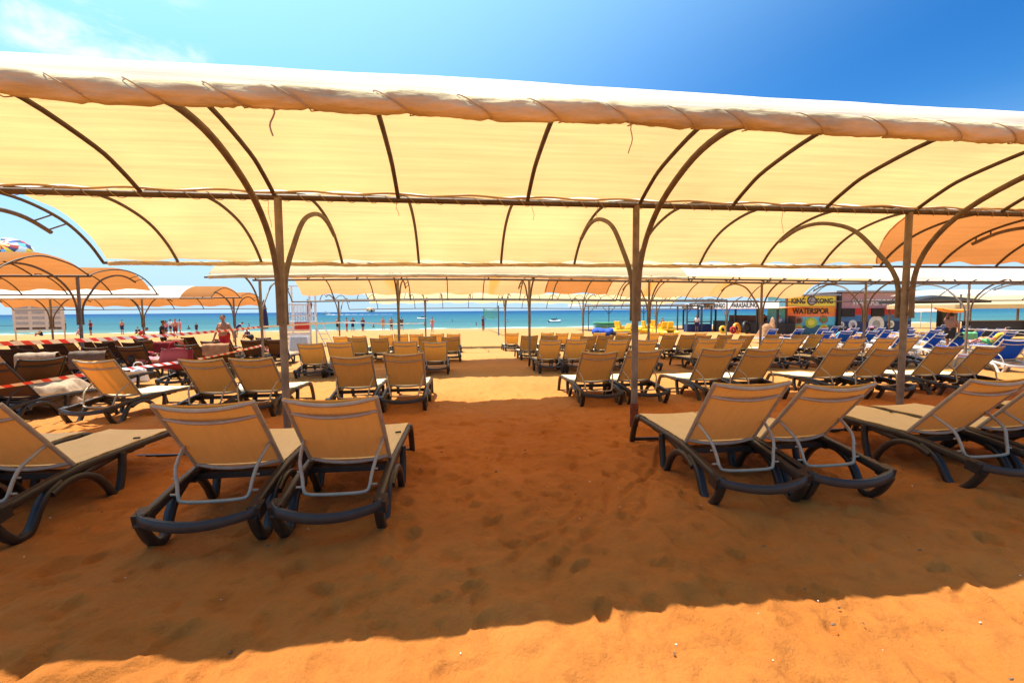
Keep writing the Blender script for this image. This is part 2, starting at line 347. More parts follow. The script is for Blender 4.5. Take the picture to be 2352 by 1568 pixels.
# ------------------------------------------------------------------ terrain
GV = [-5000, -5, 5, 14.6, 23.8, 40, 55, 62, 66, 75, 100, 6000]
GZ = [0, 0, 0, -.25, -.5, -.74, -.87, -.93, -1.02, -1.4, -2.4, -2.6]
def gz(u, v):
    z = np.interp(v, GV, GZ)
    side = np.minimum(.012*np.maximum(0, np.asarray(u)-1), .14)+np.minimum(.008*np.maximum(0, -np.asarray(u)-2), .06)
    fade = np.clip((np.asarray(v)-4)/5, 0, 1)*np.clip((60-np.asarray(v))/30, 0, 1)
    return z-side*fade
def gzf(u, v): return float(gz(u, v))
def vnoise(x, y, seed):
    xi = np.floor(x).astype(np.int64); yi = np.floor(y).astype(np.int64); fx = x-xi; fy = y-yi
    fx = fx*fx*(3-2*fx); fy = fy*fy*(3-2*fy)
    def h(a, b):
        n = (a*374761393+b*668265263+seed*974634777) & 0x7fffffff; n = (n ^ (n >> 13))*1274126177 & 0x7fffffff; return ((n ^ (n >> 16)) & 0xffff)/65535.
    return (h(xi, yi)*(1-fx)+h(xi+1, yi)*fx)*(1-fy)+(h(xi, yi+1)*(1-fx)+h(xi+1, yi+1)*fx)*fy
def axis(a, b, step, far_lo, far_hi, g=1.09):
    mid = list(np.arange(a, b+1e-6, step)); lo = []; x = a; s_ = step
    while x > far_lo: s_ *= g; x -= s_; lo.append(x)
    hi = []; x = b; s_ = step
    while x < far_hi: s_ *= g; x += s_; hi.append(x)
    return np.array(lo[::-1]+mid+hi)
def make_ground():
    U = axis(-4.6, 6.4, .024, -4000, 4000, 1.08); V = axis(.9, 6.2, .024, -3000, 120, 1.05)
    X, Y = np.meshgrid(U, V); Z = gz(X, Y)
    near = np.clip((60-Y)/40, 0, 1)*np.clip((60-np.abs(X))/30, 0, 1)
    n = (vnoise(X*.9, Y*.9, 1)-.5)*.07+(vnoise(X*2.4+9, Y*2.4, 2)-.5)*.040+(vnoise(X*5.5, Y*5.5+3, 3)-.5)*.030+(vnoise(X*12, Y*12, 4)-.5)*.020+(vnoise(X*24, Y*24, 7)-.5)*.007
    # trampled look: ridged noise
    rd = np.abs(vnoise(X*3.4+40, Y*3.4, 5)-.5)*2; n += (.5-rd)*.028
    Z = Z+n*near
    # footprints
    for _ in range(2300):
        fu, fv = rng.uniform(-5, 7.2), .9+7.5*rng.random()**1.3; a = rng.normal(math.pi/2, .8); ca, sa = math.cos(a), math.sin(a)
        iu0, iu1 = np.searchsorted(U, [fu-.3, fu+.3]); iv0, iv1 = np.searchsorted(V, [fv-.3, fv+.3])
        dx = X[iv0:iv1, iu0:iu1]-fu; dy = Y[iv0:iv1, iu0:iu1]-fv
        fl = rng.uniform(.045, .10); p = (dx*ca+dy*sa)/fl; q = (-dx*sa+dy*ca)/(fl*rng.uniform(.38, .7)); d = np.sqrt(p*p+q*q)
        dep = rng.uniform(.008, .030)*rng.uniform(.4, 1)
        Z[iv0:iv1, iu0:iu1] += -dep*np.exp(-d**5*.6)+dep*.5*np.exp(-((d-1.35)/.28)**2)
    for fu in (-6.02, -1.9, 2.24, 6.04):
        iu0, iu1 = np.searchsorted(U, [fu-.6, fu+.6]); iv0, iv1 = np.searchsorted(V, [4.7, 6.0])
        rr_ = np.hypot(X[iv0:iv1, iu0:iu1]-fu, Y[iv0:iv1, iu0:iu1]-5.35); Z[iv0:iv1, iu0:iu1] += .05*np.exp(-(rr_/.16)**2)-.02*np.exp(-((rr_-.3)/.1)**2)
    # furrows left by dragged loungers and heels
    for _ in range(46):
        fu, fv = rng.uniform(-4.2, 5.6), rng.uniform(1.2, 5.8); a = rng.normal(.35 if fu < -.5 else 1.4, .35); ca, sa = math.cos(a), math.sin(a); ln_ = rng.uniform(.25, .9)
        iu0, iu1 = np.searchsorted(U, [fu-1.1, fu+1.1]); iv0, iv1 = np.searchsorted(V, [fv-1.1, fv+1.1])
        dx = X[iv0:iv1, iu0:iu1]-fu; dy = Y[iv0:iv1, iu0:iu1]-fv; p = (dx*ca+dy*sa); q = (-dx*sa+dy*ca)+.05*np.sin(p*4+fu)
        env = np.clip((ln_-np.abs(p))/.15, 0, 1); w_ = rng.uniform(.02, .05); dd = rng.uniform(.01, .024)
        Z[iv0:iv1, iu0:iu1] += env*(-dd*np.exp(-(q/w_)**2)+dd*.5*np.exp(-((np.abs(q)-w_*1.9)/(w_*.7))**2))
    k, w = X.shape; co = np.stack([X, Y, Z], -1).reshape(-1, 3)
    idx = np.arange(k*w).reshape(k, w); q = np.stack([idx[:-1, :-1], idx[:-1, 1:], idx[1:, 1:], idx[1:, :-1]], -1).reshape(-1, 4)
    me = bpy.data.meshes.new('beach_sand'); me.vertices.add(len(co)); me.vertices.foreach_set('co', co.ravel())
    me.loops.add(q.size); me.loops.foreach_set('vertex_index', q.ravel()); me.polygons.add(len(q))
    me.polygons.foreach_set('loop_start', np.arange(0, q.size, 4)); me.polygons.foreach_set('loop_total', np.full(len(q), 4))
    me.polygons.foreach_set('use_smooth', [True]*len(q)); me.update(calc_edges=True); me.materials.append(M['sand'])
    o = bpy.data.objects.new('sand', me); C.objects.link(o); tag(o, kind='structure')
make_ground()
b = MB(); b.grid(lambda s_, t: ((s_-.5)*60000*abs(s_-.5)*2, 56+(t**5)*40000, -1.0), 60, 60)
tag(b.build('sea', M['sea'], smooth=False), kind='structure')
# shell bits, twigs and small stones lying on the sand
def debris(name, n, material, lab, szr):
    m_ = MB()
    for _ in range(n):
        v = .9+7*random.random()**1.4; u = random.uniform(-.9*v-.3, 1.5*v+.3); z = gzf(u, v)+.004; s_ = random.uniform(*szr)
        m_.ball((u, v, z), s_, 5, 4, (random.uniform(.6, 1.8), random.uniform(.6, 1.5), .6))
    tag(m_.build(name, material), lab, None, None, 'stuff')
debris('shell_fragments', 200, M['towel_white'], 'tiny pale shell fragments scattered on the sand', (.002, .006))
debris('dark_pebbles', 240, M['wood'], 'tiny dark pebbles and twigs scattered on the sand', (.003, .010))
exec_after = []

# ------------------------------------------------------------------ beach canopies: two arched bays either side of a row of posts
NEAR = [(-2.68, 2.66), (-2.55, 2.80), (-2.2, 2.98), (-1.75, 3.13), (-1.3, 3.17), (-.6, 3.05), (-.28, 2.93), (0, 2.785)]
FAR = [(0, 2.785), (.4, 2.93), (.95, 3.04), (1.5, 3.06), (2.0, 2.98), (2.4, 2.84), (2.75, 2.61), (3.0, 2.36)]
NB = [(-.10, 1.36), (-.11, 1.9), (-.29, 2.31), (-.68, 2.65), (-1.3, 2.90), (-1.85, 2.95), (-2.2, 2.86)]
FB = [(.10, 1.36), (.13, 1.89), (.48, 2.34), (.82, 2.66), (1.2, 2.83), (1.6, 2.91), (2.0, 2.88), (2.4, 2.74)]
def prof(P, t):
    P = smoothpts([(0, a, b_) for a, b_ in P], 5); x = t*(len(P)-1); i = min(int(x), len(P)-2); q = P[i].lerp(P[i+1], x-i); return q.y, q.z
def canopy(label, v0, poles, ribs, u0, u1, zf, near_cloth, far_cloth, detail=1, far_drop=0., rusty=(), group='arched beach canopies', roll=None, far_end=3.0, gz0=True, lift=.032):
    """poles/ribs: u positions; near_cloth/far_cloth: lists of (u_start, u_end, material, t_start, t_end)"""
    root = empty('beach_canopy', (0, v0, 0), 0, label, 'canopy', group)
    n = 10 if detail > 1 else 6
    fz = lambda u, d, z: (u, d, z+zf(u)-(far_drop*max(0, d)/3.))
    for u in poles:
        zb = gzf(u, v0); m_ = MB(); m_.tube([(u, 0, zb-.35), fz(u, 0, 2.76)], .041, n+4)
        p = m_.build('post', M['pole'], root)
        if u in rusty:
            m_ = MB(); m_.tube([(u, 0, zb-.1), (u, 0, zb+.33), (u, 0, zb+.345)], [.054, .052, .046], n+4); m_.build('rusty_base', M['rust'], p)
        if detail:
            for P in (NB, FB):
                m_ = MB(); pts = smoothpts([fz(u, a, b_) for a, b_ in P], 4); m_.tube(pts, .031 if detail > 1 else .028, n)
                s_ = -1 if P is NB else 1
                for zz in (1.42, 1.75): m_.tube([fz(u, 0, zz), fz(u, s_*.11, zz)], .02, 6)
                a, b_ = P[-1]; a2, b2 = P[-2]
                RP = NEAR if P is NB else FAR
                for f_ in (.15, .75):
                    aa, bb = a+(a2-a)*f_, b_+(b2-b_)*f_; zr = np.interp(aa, [q[0] for q in RP], [q[1] for q in RP])
                    ur = min(ribs, key=lambda q: abs(q-u)); ur = ur if abs(ur-u) < .5 else u; m_.tube([fz(u, aa, bb), fz(ur, aa, float(zr))], .012, 6)
                m_.build('brace', M['brace'], root)
    for u in ribs:
        for P in (NEAR, FAR):
            m_ = MB(); m_.tube(smoothpts([fz(u, a, b_) for a, b_ in P], 4), .0225 if detail > 1 else .02, n); m_.build('rib', M['steel'], root)
    us = np.linspace(u0, u1, int(u1-u0)+2); usf = np.linspace(min(ribs), u1, int(u1-u0)+2)
    for d, z, r in ((NEAR[0][0], 2.66, .025), (0, 2.77, .034), (3.0, 2.35, .025)):
        m_ = MB(); m_.tube([fz(float(u), d, z) for u in (usf if d > 1 else us)], r, n); m_.build('rail', M['steel'], root)
    for cl, P, sgn in ((near_cloth, NEAR, -1), (far_cloth, FAR, 1)):
        for (a, b_, mt, t0, t1) in cl:
            f0 = lambda q: q[0] if isinstance(q, tuple) else q; nu = max(8, int((f0(b_)-f0(a))/(.07 if detail > 1 else .25))); nv = 40 if detail > 1 else 12; m_ = MB(); ph = random.random()*50
            def fn(s_, t):
                aa_ = a[0]+(a[1]-a[0])*t if isinstance(a, tuple) else a; bb_ = b_[0]+(b_[1]-b_[0])*t if isinstance(b_, tuple) else b_; u = aa_+(bb_-aa_)*s_; sc = .0
                if t1 < 1 and sgn > 0: sc = .018*math.sin(u*4.6)
                tt = t0+(t1-t0+sc)*t; d, z = prof(P, min(tt, 1.)); pr = 4*tt*(1-tt) if 0 < tt < 1 else 0
                k = min([abs(u-q) for q in ribs]+[2.])
                bill = (.05 if sgn < 0 else .03)*pr**.7*(.85+.15*min(1, k/.5))
                w = (float(vnoise(np.array(u*.55+ph), np.array(tt*13.+ph), 8))-.5)*.028+(float(vnoise(np.array(u*1.7+ph), np.array(tt*34.), 9))-.5)*.012
                if detail < 2: w *= .8
                edge = min(1, t/.06, (1-t)/.05) if detail > 1 else 1
                q = fz(u, d, z); return (q[0], q[1], q[2]+lift+bill+w*edge+(.012*math.sin(u*9)*(1-edge)))
            m_.grid(fn, nu, nv); m_.build('awning_cloth', mt, root, ang=180)
    if roll:
        for (a, b_, d, z, r0, mt) in roll:
            step = .022 if detail > 1 else .12; k = int((b_-a)/step); ang_n = 26 if detail > 1 else 8; m_ = MB(); vs = []
            ties = []; x = a+.2
            while x < b_: ties.append(x); x += random.uniform(.32, .56)
            ties = np.array(ties)
            for i in range(k+1):
                u = a+(b_-a)*i/k; base = Vector(fz(u, d, z)); wob = (float(vnoise(np.array(u*2.2), np.array(3.3), 12))-.5)*.022
                for j in range(ang_n):
                    t = 2*math.pi*j/ang_n                    # 0 = away from camera, pi/2 = up
                    shift = .10*(-math.sin(t)) if detail > 1 else 0
                    dd = np.abs(ties+shift-u).min() if len(ties) else 1
                    rr_ = r0*(1-.20*math.exp(-(dd/.035)**2)+.10*(float(vnoise(np.array(u*5+math.sin(t)*1.2), np.array(j*.5), 14))-.5)*2)
                    rr_ *= 1+.10*math.sin(t-1+u*6+3*float(vnoise(np.array(u*1.7), np.array(2.1), 21)))*(1 if detail > 1 else .5)
                    if detail > 1:
                        hx = u*4.2+t*1.1; rd_ = 1-abs(float(vnoise(np.array(hx*1.6), np.array(u*.7+t*.4), 22))*2-1); rr_ *= 1+.13*(rd_**3)-.03; rr_ *= 1+.05*(float(vnoise(np.array(u*16+t*2), np.array(t*2.2), 23))-.5)
                    vs.append(base+Vector((0, math.cos(t)*rr_, math.sin(t)*rr_*1.05+wob)))
            fs = [(i*ang_n+j, i*ang_n+(j+1) % ang_n, (i+1)*ang_n+(j+1) % ang_n, (i+1)*ang_n+j) for i in range(k) for j in range(ang_n)]
            m_.add(vs, fs); h = m_.build('rolled_hem', mt, root, ang=180)
            if detail > 1:
                m_ = MB(); pts = []
                for ti, tx in enumerate(ties):
                    nx = ties[ti+1] if ti+1 < len(ties) else tx+.4
                    for q in range(26):
                        f_ = q/26; t = math.pi*.45+2*math.pi*f_; rr_ = r0*.93+.003
                        if f_ < .6: u = tx-.10*math.sin(t)
                        else: u = tx-.10*math.sin(math.pi*1.65)+(nx-.10-tx+.10*math.sin(math.pi*1.65))*(f_-.6)/.4
                        base = Vector(fz(u, d, z)); pts.append(base+Vector((0, math.cos(t)*rr_, math.sin(t)*rr_*1.05)))
                m_.tube(pts, .0036, 5)
                m_.build('lacing_cord', M['twine'], h)
    if detail > 1:   # lacing along the middle rail, loose cord ends
        m_ = MB(); nq = int((u1-u0)/.02)
        m_.tube([fz(u0+.02*q, .043*math.cos(q*.52+math.sin(q*.03)), 2.77+.043*math.sin(q*.52+math.sin(q*.03))) for q in range(nq)], .0035, 4)
        m_.build('lacing_cord', M['twine'], root); m_ = MB()
        m_.tube([fz(float(x), -.05, 2.815+.012*math.sin(x*7)) for x in np.arange(u0, u1, .1)], .011, 6)
        m_.build('edge_rope', M['twine'], root); m_ = MB()
        m_.tube([fz(float(x), .05, 2.81+.012*math.sin(x*6+1)) for x in np.arange(u0, u1, .1)], .010, 6)
        m_.build('edge_rope', M['twine'], root)
        for (u, d, z, l_, r_) in [(-.62, .0, 2.74, .15, .0035), (.95, .0, 2.74, .17, .003), (1.75, .0, 2.74, .2, .003), (-.95, -2.68, 2.61, .15, .005), (1.08, -2.68, 2.61, .17, .0035), (3.93, -2.68, 2.61, .12, .004), (4.2, .0, 2.74, .28, .003), (-2.0, .0, 2.74, .3, .003)]:
            pts = [fz(u+(.012*math.sin(q*.9+u*5)+.02*math.sin(u*9)*q/6)*min(1, q/2), d+.006*math.sin(q), z-l_*q/6) for q in range(7)]; m_ = MB(); m_.tube(pts, r_, 5); m_.build('loose_cord', M['twine'], root)
    return root
cr_, og, pe, wh, pa = M['cream'], M['orange'], M['peach'], M['white'], M['pale']
RIB1 = [-5.75, -4.6, -3.27, -1.93, -.60, .89, 2.28, 3.5, 4.8, 6.12, 7.45, 8.8, 10.2, 11.6, 13.0, 14.3]
canopy('large cream cloth canopy overhead in the foreground with a thick laced rolled front hem', 5.35, [-6.02, -1.9, 2.24, 6.04, 10.2, 14.3], RIB1, -6.1, 14.4, lambda u: 0.,
       [(-6.05, 14.4, cr_, .02, .985)], [(-5.68, (7.2, 8.75), cr_, .02, .995), ((7.15, 8.7), 14.3, og, .03, .98)], 2, 0, (2.24,), roll=[(-6.1, 14.4, NEAR[0][0], 2.665, .058, M['roll']), (-5.66, 8.6, 3.0, 2.345, .033, M['orange'] if 0 else M['roll'])])
row_z = lambda v0, ex=0.: (lambda u: gzf(u, v0)+ex)
RIB2 = [-5.9, -4.4, -2.95, -1.6, -.2, 1.15, 2.6, 3.9, 5.2, 6.55]
canopy('cream and peach canopy behind the foreground one, an orange patch on its rear cloth', 14.6, [-5.8, -1.72, 2.48], RIB2, -6.0, 6.55, row_z(14.6),
       [(-5.9, 6.5, M['pale'], .04, .98)], [(-5.5, 3.6, pe, .03, .90), (3.55, 6.1, og, .03, .88), (6.05, 6.6, pe, .03, .92)], 1, .17, roll=[(-5.9, 6.5, NEAR[0][0], 2.68, .05, M['roll'])])
canopy('peach cloth canopy to the right of the orange patched one, ending before the painted kiosk', 14.6, [6.6, 10.75, 14.85], [6.7, 8.1, 9.5, 10.9, 12.3, 13.6, 14.8], 6.5, 15.0, row_z(14.6),
       [(6.5, 15.0, cr_, .04, .98)], [(6.6, 14.7, pe, .03, .93)], 1, .17)
canopy('white cloth canopy at the far right behind the orange cloth', 14.6, [19.2, 23.6, 28.0], [15.2, 17.2, 19.2, 21.4, 23.6, 26, 28], 15.0, 28.2, row_z(14.6),
       [(15.0, 28, wh, .04, .98)], [], 1, .17)
canopy('thin framed canopy with pale cloth, third row in front of the sea', 23.8, [-5.75, -1.44, 2.74, 7.0, 11.2, 15.4], [-5.9, -4.3, -2.2, -.6, .9, 2.6, 4.1, 5.6, 7.1, 8.7, 10.3, 11.9, 13.5, 15.0], -6.4, 15.4, row_z(23.8, -.12),
       [], [(-4.7, 13.6, pa, .25, .86)], 1, .05)
canopy('orange cloth canopy on the left above the crowd of dark loungers', 14.6, [-10.75, -14.9, -19.1], [-10.45, -11.9, -13.3, -14.7, -16.2, -17.6, -19.1], -19.4, -10.4, row_z(14.6, .14),
       [(-19.4, -10.5, og, .03, .98)], [(-19.4, -10.6, og, .03, .93)], 1, 0, roll=[(-19.4, -10.5, NEAR[0][0], 2.68, .04, M['cream'])])
canopy('cream topped canopy with an orange end arch, far left in front of the sea', 24.0, [-10.8, -14.95, -18.9, -23.0], [-10.5, -12.2, -13.7, -15.2, -16.9, -18.7, -20.6, -23], -23.3, -10.4, row_z(24.0, .05),
       [(-23.3, -11.75, cr_, .03, .98), (-11.75, -10.5, og, .03, .98)], [(-23.3, -10.6, og, .03, .93)], 1, .1, roll=[(-23.3, -11.75, NEAR[0][0], 2.68, .05, M['cream'])])

# ------------------------------------------------------------------ sun loungers (head end towards the camera, local +y = towards the sea)
def make_lounger(kind='beige', label='', cat='sun lounger', group=None):
    fr, sl_, tb = {'beige': ('resin', 'sling', 'grey_tube'), 'dark': ('resin_black', 'sling_dark', 'resin_black'), 'blue': ('white_resin', 'sling_blue', 'white_resin')}[kind]
    fr, sl_, tb = M[fr], M[sl_], M[tb]
    root = empty('sun_lounger', (0, 0, 0), 0, label, cat, group)
    m_ = MB()
    for s_ in (-1, 1):
        x = s_*.315
        m_.profile([(-.17, .235), (-.02, .262), (.25, .31), (.5, .335), (1.0, .338), (1.4, .335), (1.52, .33)], [.075, .062, .055, .058, .052, .05, .045], x, .055)
        m_.profile([(.40, .26), (.60, .295), (.85, .315), (1.1, .31)], [.02, .06, .03, .02], x, .04)
    # bowed rear bumper, cross members
    pts = smoothpts([(-.36, -.14, .25), (-.30, -.20, .235), (-.15, -.25, .215), (0, -.265, .208), (.15, -.25, .215), (.30, -.20, .235), (.36, -.14, .25)], 3)
    vs = []
    for p in pts:
        for dy, dz in ((-.024, -.028), (.024, -.032), (.028, .024), (-.016, .034), (-.030, .012)): vs.append((p.x, p.y+dy, p.z+dz))
    n5 = len(pts); m_.add(vs, [(i*5+j, i*5+(j+1) % 5, (i+1)*5+(j+1) % 5, (i+1)*5+j) for i in range(n5-1) for j in range(5)]+[tuple(range(5))[::-1], tuple(range((n5-1)*5, n5*5))])
    for s_ in (-1, 1): m_.box((s_*.335, -.135, .235), (.075, .10, .085), (R(12), 0, 0))
    m_.box((0, .47, .285), (.60, .09, .045)); m_.box((0, 1.0, .30), (.60, .05, .035)); m_.box((0, 1.50, .315), (.64, .045, .05))
    m_.build('frame', fr, root)
    for s_ in (-1, 1):
        x = s_*.325
        m_ = MB(); m_.profile(smoothpts([(0, -.185, .205), (0, -.12, .10), (0, -.03, .012), (0, .03, .006), (0, .07, .05), (0, .12, .15), (0, .18, .24), (0, .28, .29)], 2) and [(p.y, p.z) for p in smoothpts([(0, -.185, .215), (0, -.13, .11), (0, -.05, .02), (0, .02, .008), (0, .07, .05), (0, .12, .15), (0, .19, .235), (0, .29, .285)], 3)], .05, x, .06); m_.build('leg', fr, root)
        m_ = MB(); m_.profile([(p.y, p.z) for p in smoothpts([(0, .20, .225), (0, .32, .275), (0, .45, .275), (0, .57, .215), (0, .66, .11), (0, .715, .015), (0, .765, .01), (0, .80, .10), (0, .825, .22), (0, .83, .335)], 3)], .048, x+s_*.022, .052); m_.build('leg', fr, root)
        m_ = MB(); m_.profile([(p.y, p.z) for p in smoothpts([(0, 1.44, .335), (0, 1.53, .325), (0, 1.60, .24), (0, 1.66, .12), (0, 1.70, .01)], 3)], .05, x, .055); m_.build('leg', fr, root)
    m_ = MB(); m_.box((0, 1.69, .03), (.60, .03, .035)); m_.build('foot_crossbar', fr, root)
    if kind == 'blue':
        for p in (): pass
    m_ = MB()
    def seat(s_, t):
        x = (s_-.5)*.62; y = .44+1.08*t; return (x, y, .372-.012*(1-(2*s_-1)**2)+(.004*math.sin(y*20)))
    m_.grid(seat, 8, 12); k = len(m_.v); m_.v += [(a, b_, c-.008) for a, b_, c in m_.v]; m_.f += [tuple(i+k for i in f[::-1]) for f in m_.f]
    m_.build('seat_sling', M['sling_seat'] if kind == 'beige' else sl_, root, ang=180)
    # reclining back
    hy, hz = .43, .375; ty, tz = -.035, .935; dv = Vector((0, ty-hy, tz-hz)); nrm = Vector((0, -dv.z, dv.y)).normalized()*-1
    if nrm.y > 0: nrm = -nrm               # points to the rear (towards the camera)
    def bp(x, t, o=0): return Vector((x, hy, hz))+dv*t+nrm*o
    m_ = MB()
    for s_ in (-1, 1): m_.tube([bp(s_*.30, -.02), bp(s_*.302, .5), bp(s_*.30, 1.0)], .0165, 8)
    for t, dp, r_ in ((.985, .055, .0155), (.80, .055, .0135), (.02, .05, .015)):
        m_.tube(smoothpts([bp(x, t, dp*(1-(x/.30)**2)) for x in (-.30, -.2, -.1, 0, .1, .2, .30)], 3), r_, 8)
    m_.build('back_frame', tb, root)
    m_ = MB()
    def bk(s_, t):
        x = (s_-.5)*.60; bow = 1-(2*s_-1)**2; tt = .03+.985*t
        return tuple(bp(x, tt-.025*bow*(t > .9)*(t-.9)*10, .004+.022*bow*(1-.35*abs(2*t-1))))
    m_.grid(bk, 12, 14); k = len(m_.v); off = nrm*-.007; m_.v += [(a+off.x, b_+off.y, c+off.z) for a, b_, c in m_.v]; m_.f += [tuple(i+k for i in f[::-1]) for f in m_.f]
    m_.build('back_sling', sl_, root, ang=180)
    m_ = MB(); a1 = bp(.285, .36, .012); A_ = [(a1.x, a1.y, a1.z), (.262, .10, .47), (.235, .055, .36), (.222, .035, .285), (.185, .02, .255), (0, .015, .25)]
    full = A_+[(-x, y, z) for x, y, z in A_[-2::-1]]; m_.tube(smoothpts(full, 3), .0125, 8)
    for s_ in (-1, 1): m_.tube([(s_*.225, .045, .30), (s_*.275, .045, .30)], .008, 6); m_.tube([(s_*.24, .075, .40), (s_*.275, .075, .40)], .007, 6)
    m_.build('support_bar', tb, root)
    if kind == 'beige':
        m_ = MB(); m_.box((.27, 1.1, .385), (.05, .02, .012), (0, 0, .4)); m_.build('strap_buckle', M['black'], root)
    register(root); return root
PROTO = {}
def put_lounger(kind, u, v, rz, label, group, recl=None):
    if kind not in PROTO:
        o = PROTO[kind] = make_lounger(kind); 
    else: o = copy_tree(PROTO[kind])
    o.location = (u, v, gzf(u, v+.8)-.012)
    da = R(random.uniform(-3.2, 2.0)); hin = Matrix.Translation((0, .43, .375)) @ Matrix.Rotation(da, 4, 'X') @ Matrix.Translation((0, -.43, -.375))
    for ch in (bpy.data.objects if False else [c_ for c_ in NEWKIDS.get(o.name, []) if c_.name.startswith('back_')]): ch.matrix_local = hin
    o.rotation_euler = (R((gzf(u, v+1.6)-gzf(u, v))/1.6*57.3), 0, R(rz)); tag(o, label, 'sun lounger', group); return o
ORD = ['first', 'second', 'third', 'fourth', 'fifth', 'sixth', 'seventh', 'eighth', 'ninth', 'tenth', 'eleventh', 'twelfth', 'thirteenth', 'fourteenth', 'fifteenth']
ROWS = [
 ('front', 3.17, [(-4.02, -4), (-3.24, -4.6), (-1.625, 1.0), (-.83, -1.5), (2.27, -2.6), (3.0, 0.5), (4.48, 1.0), (5.23, 1), (6.75, 0), (7.5, 0)]),
 ('second', 7.17, [(-5.2, -9), (-3.68, -3), (-3.0, -1.5), (-1.57, 1), (-.79, -1), (2.4, -1), (3.2, 3), (4.52, 0), (5.34, -1), (6.95, 0), (7.79, 2), (9.16, 0), (9.95, 0)]),
 ('third', 12.0, [(-3.64, 2), (-2.94, 1), (-1.27, -2), (-.49, 0), (2.64, 0), (3.39, 1), (4.55, -1), (5.40, 1), (7.27, 0), (8.08, 2), (9.23, -2), (9.9, 0), (11.2, 1), (11.95, 0), (13.0, 0), (13.8, 1)]),
 ('fourth', 16.2, [(-3.35, 0), (-2.6, 2), (-.93, -1), (-.11, 1), (2.76, 0), (3.49, 0), (4.96, 1), (5.67, -1), (6.4, 0), (8.2, 1), (8.92, 0), (9.6, 0), (10.45, -1), (11.38, 0), (12.55, 1), (13.7, 0), (14.45, 0)]),
 ('fifth', 21.0, [(-5.07, 1), (-4.24, 0), (-3.05, 0), (-2.4, 1), (-1.7, 0), (-.75, -1), (0, 0), (2.75, 0), (4.45, 0), (5.15, 1), (5.9, 0), (7.0, 0), (8.2, 0), (9.75, 0), (10.6, 0), (12.2, 0)]),
]
for rname, v, lst in ROWS:
    left = sorted([q for q in lst if q[0] < .8], reverse=True); right = sorted([q for q in lst if q[0] >= .8])
    for side, ls in (('left', left), ('right', right)):
        for i, (u, rz) in enumerate(ls):
            vv = v+(.2 if (rname == 'front' and u < -3) else 0)+random.uniform(-.08, .08)*(rname != 'front')
            put_lounger('beige', u, vv, rz, 'beige sling lounger in the %s row, %s one to the %s of the sandy aisle' % (rname, ORD[i], side), 'beige sling loungers facing the sea')
DARK = [(-6.75, 7.4, -6), (-7.7, 7.6, 4), (-8.3, 10.2, 8), (-7.5, 10.4, 2), (-9.9, 10.1, 0), (-6.15, 10.9, -3),
        (-6.4, 13.2, 2), (-7.3, 13.4, -4), (-8.6, 13.2, 5), (-9.5, 13.3, 0), (-10.8, 13.1, -3), (-11.6, 13.4, 3), (-6.1, 16.4, 2), (-7.0, 16.6, 5), (-8.2, 16.4, -2), (-9.6, 16.5, 0), (-10.6, 16.4, 3), (-11.6, 16.6, -4), (-12.9, 16.3, 0), (-14.0, 16.5, 4),
        (-8.0, 20.2, 0), (-9.7, 20.4, 3), (-11.4, 20.3, -4), (-12.6, 20.2, 2), (-14.0, 20.4, 0), (-15.6, 20.3, -3), (-17.1, 20.4, 5), (-13, 24, 0), (-15.2, 24, 0), (-17.8, 24.2, 2)]
DW = {}
for i, (u, v, rz) in enumerate(DARK):
    row = {7: 'nearest', 10: 'second', 13: 'third', 16: 'fourth', 20: 'fifth', 24: 'farthest'}[int(v) if int(v) in (7, 10, 13, 16, 20, 24) else 10]
    DW.setdefault(row, []).append((u, v, rz))
for row, ls in DW.items():
    for i, (u, v, rz) in enumerate(sorted(ls, reverse=True)):
        put_lounger('dark', u, v, rz, 'dark brown lounger in the %s row of the crowded left side, %s from the right' % (row, ORD[i]), 'dark loungers in the crowd on the left')
BLUE = [(15.0, 10.2, -20), (14.4, 12.4, 4), (17.4, 15.2, -5), (18.6, 15.0, 6), (20.0, 15.2, 0), (22.4, 15.4, 3), (18.3, 19.9, 5), (19.5, 20.1, -8), (20.9, 20.0, 3), (22.0, 20.2, 10), (23.4, 20.3, 0), (24.6, 20.1, -4), (25.9, 20.4, 6), (27.4, 20.1, 0), (29.0, 20.4, 0),
        (19.5, 25.3, 0), (21.2, 25.2, 4), (23.0, 25.4, -5), (25.0, 25.2, 0), (27.0, 25.3, 5), (29.2, 25.4, 0), (31.2, 25.2, 3), (33.4, 25.4, 0), (28.5, 30.3, 0), (31.5, 30.2, 0), (34.5, 30.3, 4), (37.5, 30, 0)]
BW = {}
for u, v, rz in BLUE: BW.setdefault({10: 'nearest', 12: 'second', 15: 'third', 19: 'fourth', 20: 'fourth', 25: 'fifth', 30: 'farthest'}[int(v)], []).append((u, v, rz))
for row, ls in BW.items():
    for i, (u, v, rz) in enumerate(sorted(ls)):
        put_lounger('blue', u, v, rz, 'blue lounger with white frame, %s row at far right, %s from the left' % (row, ORD[i]), 'blue loungers on the right')

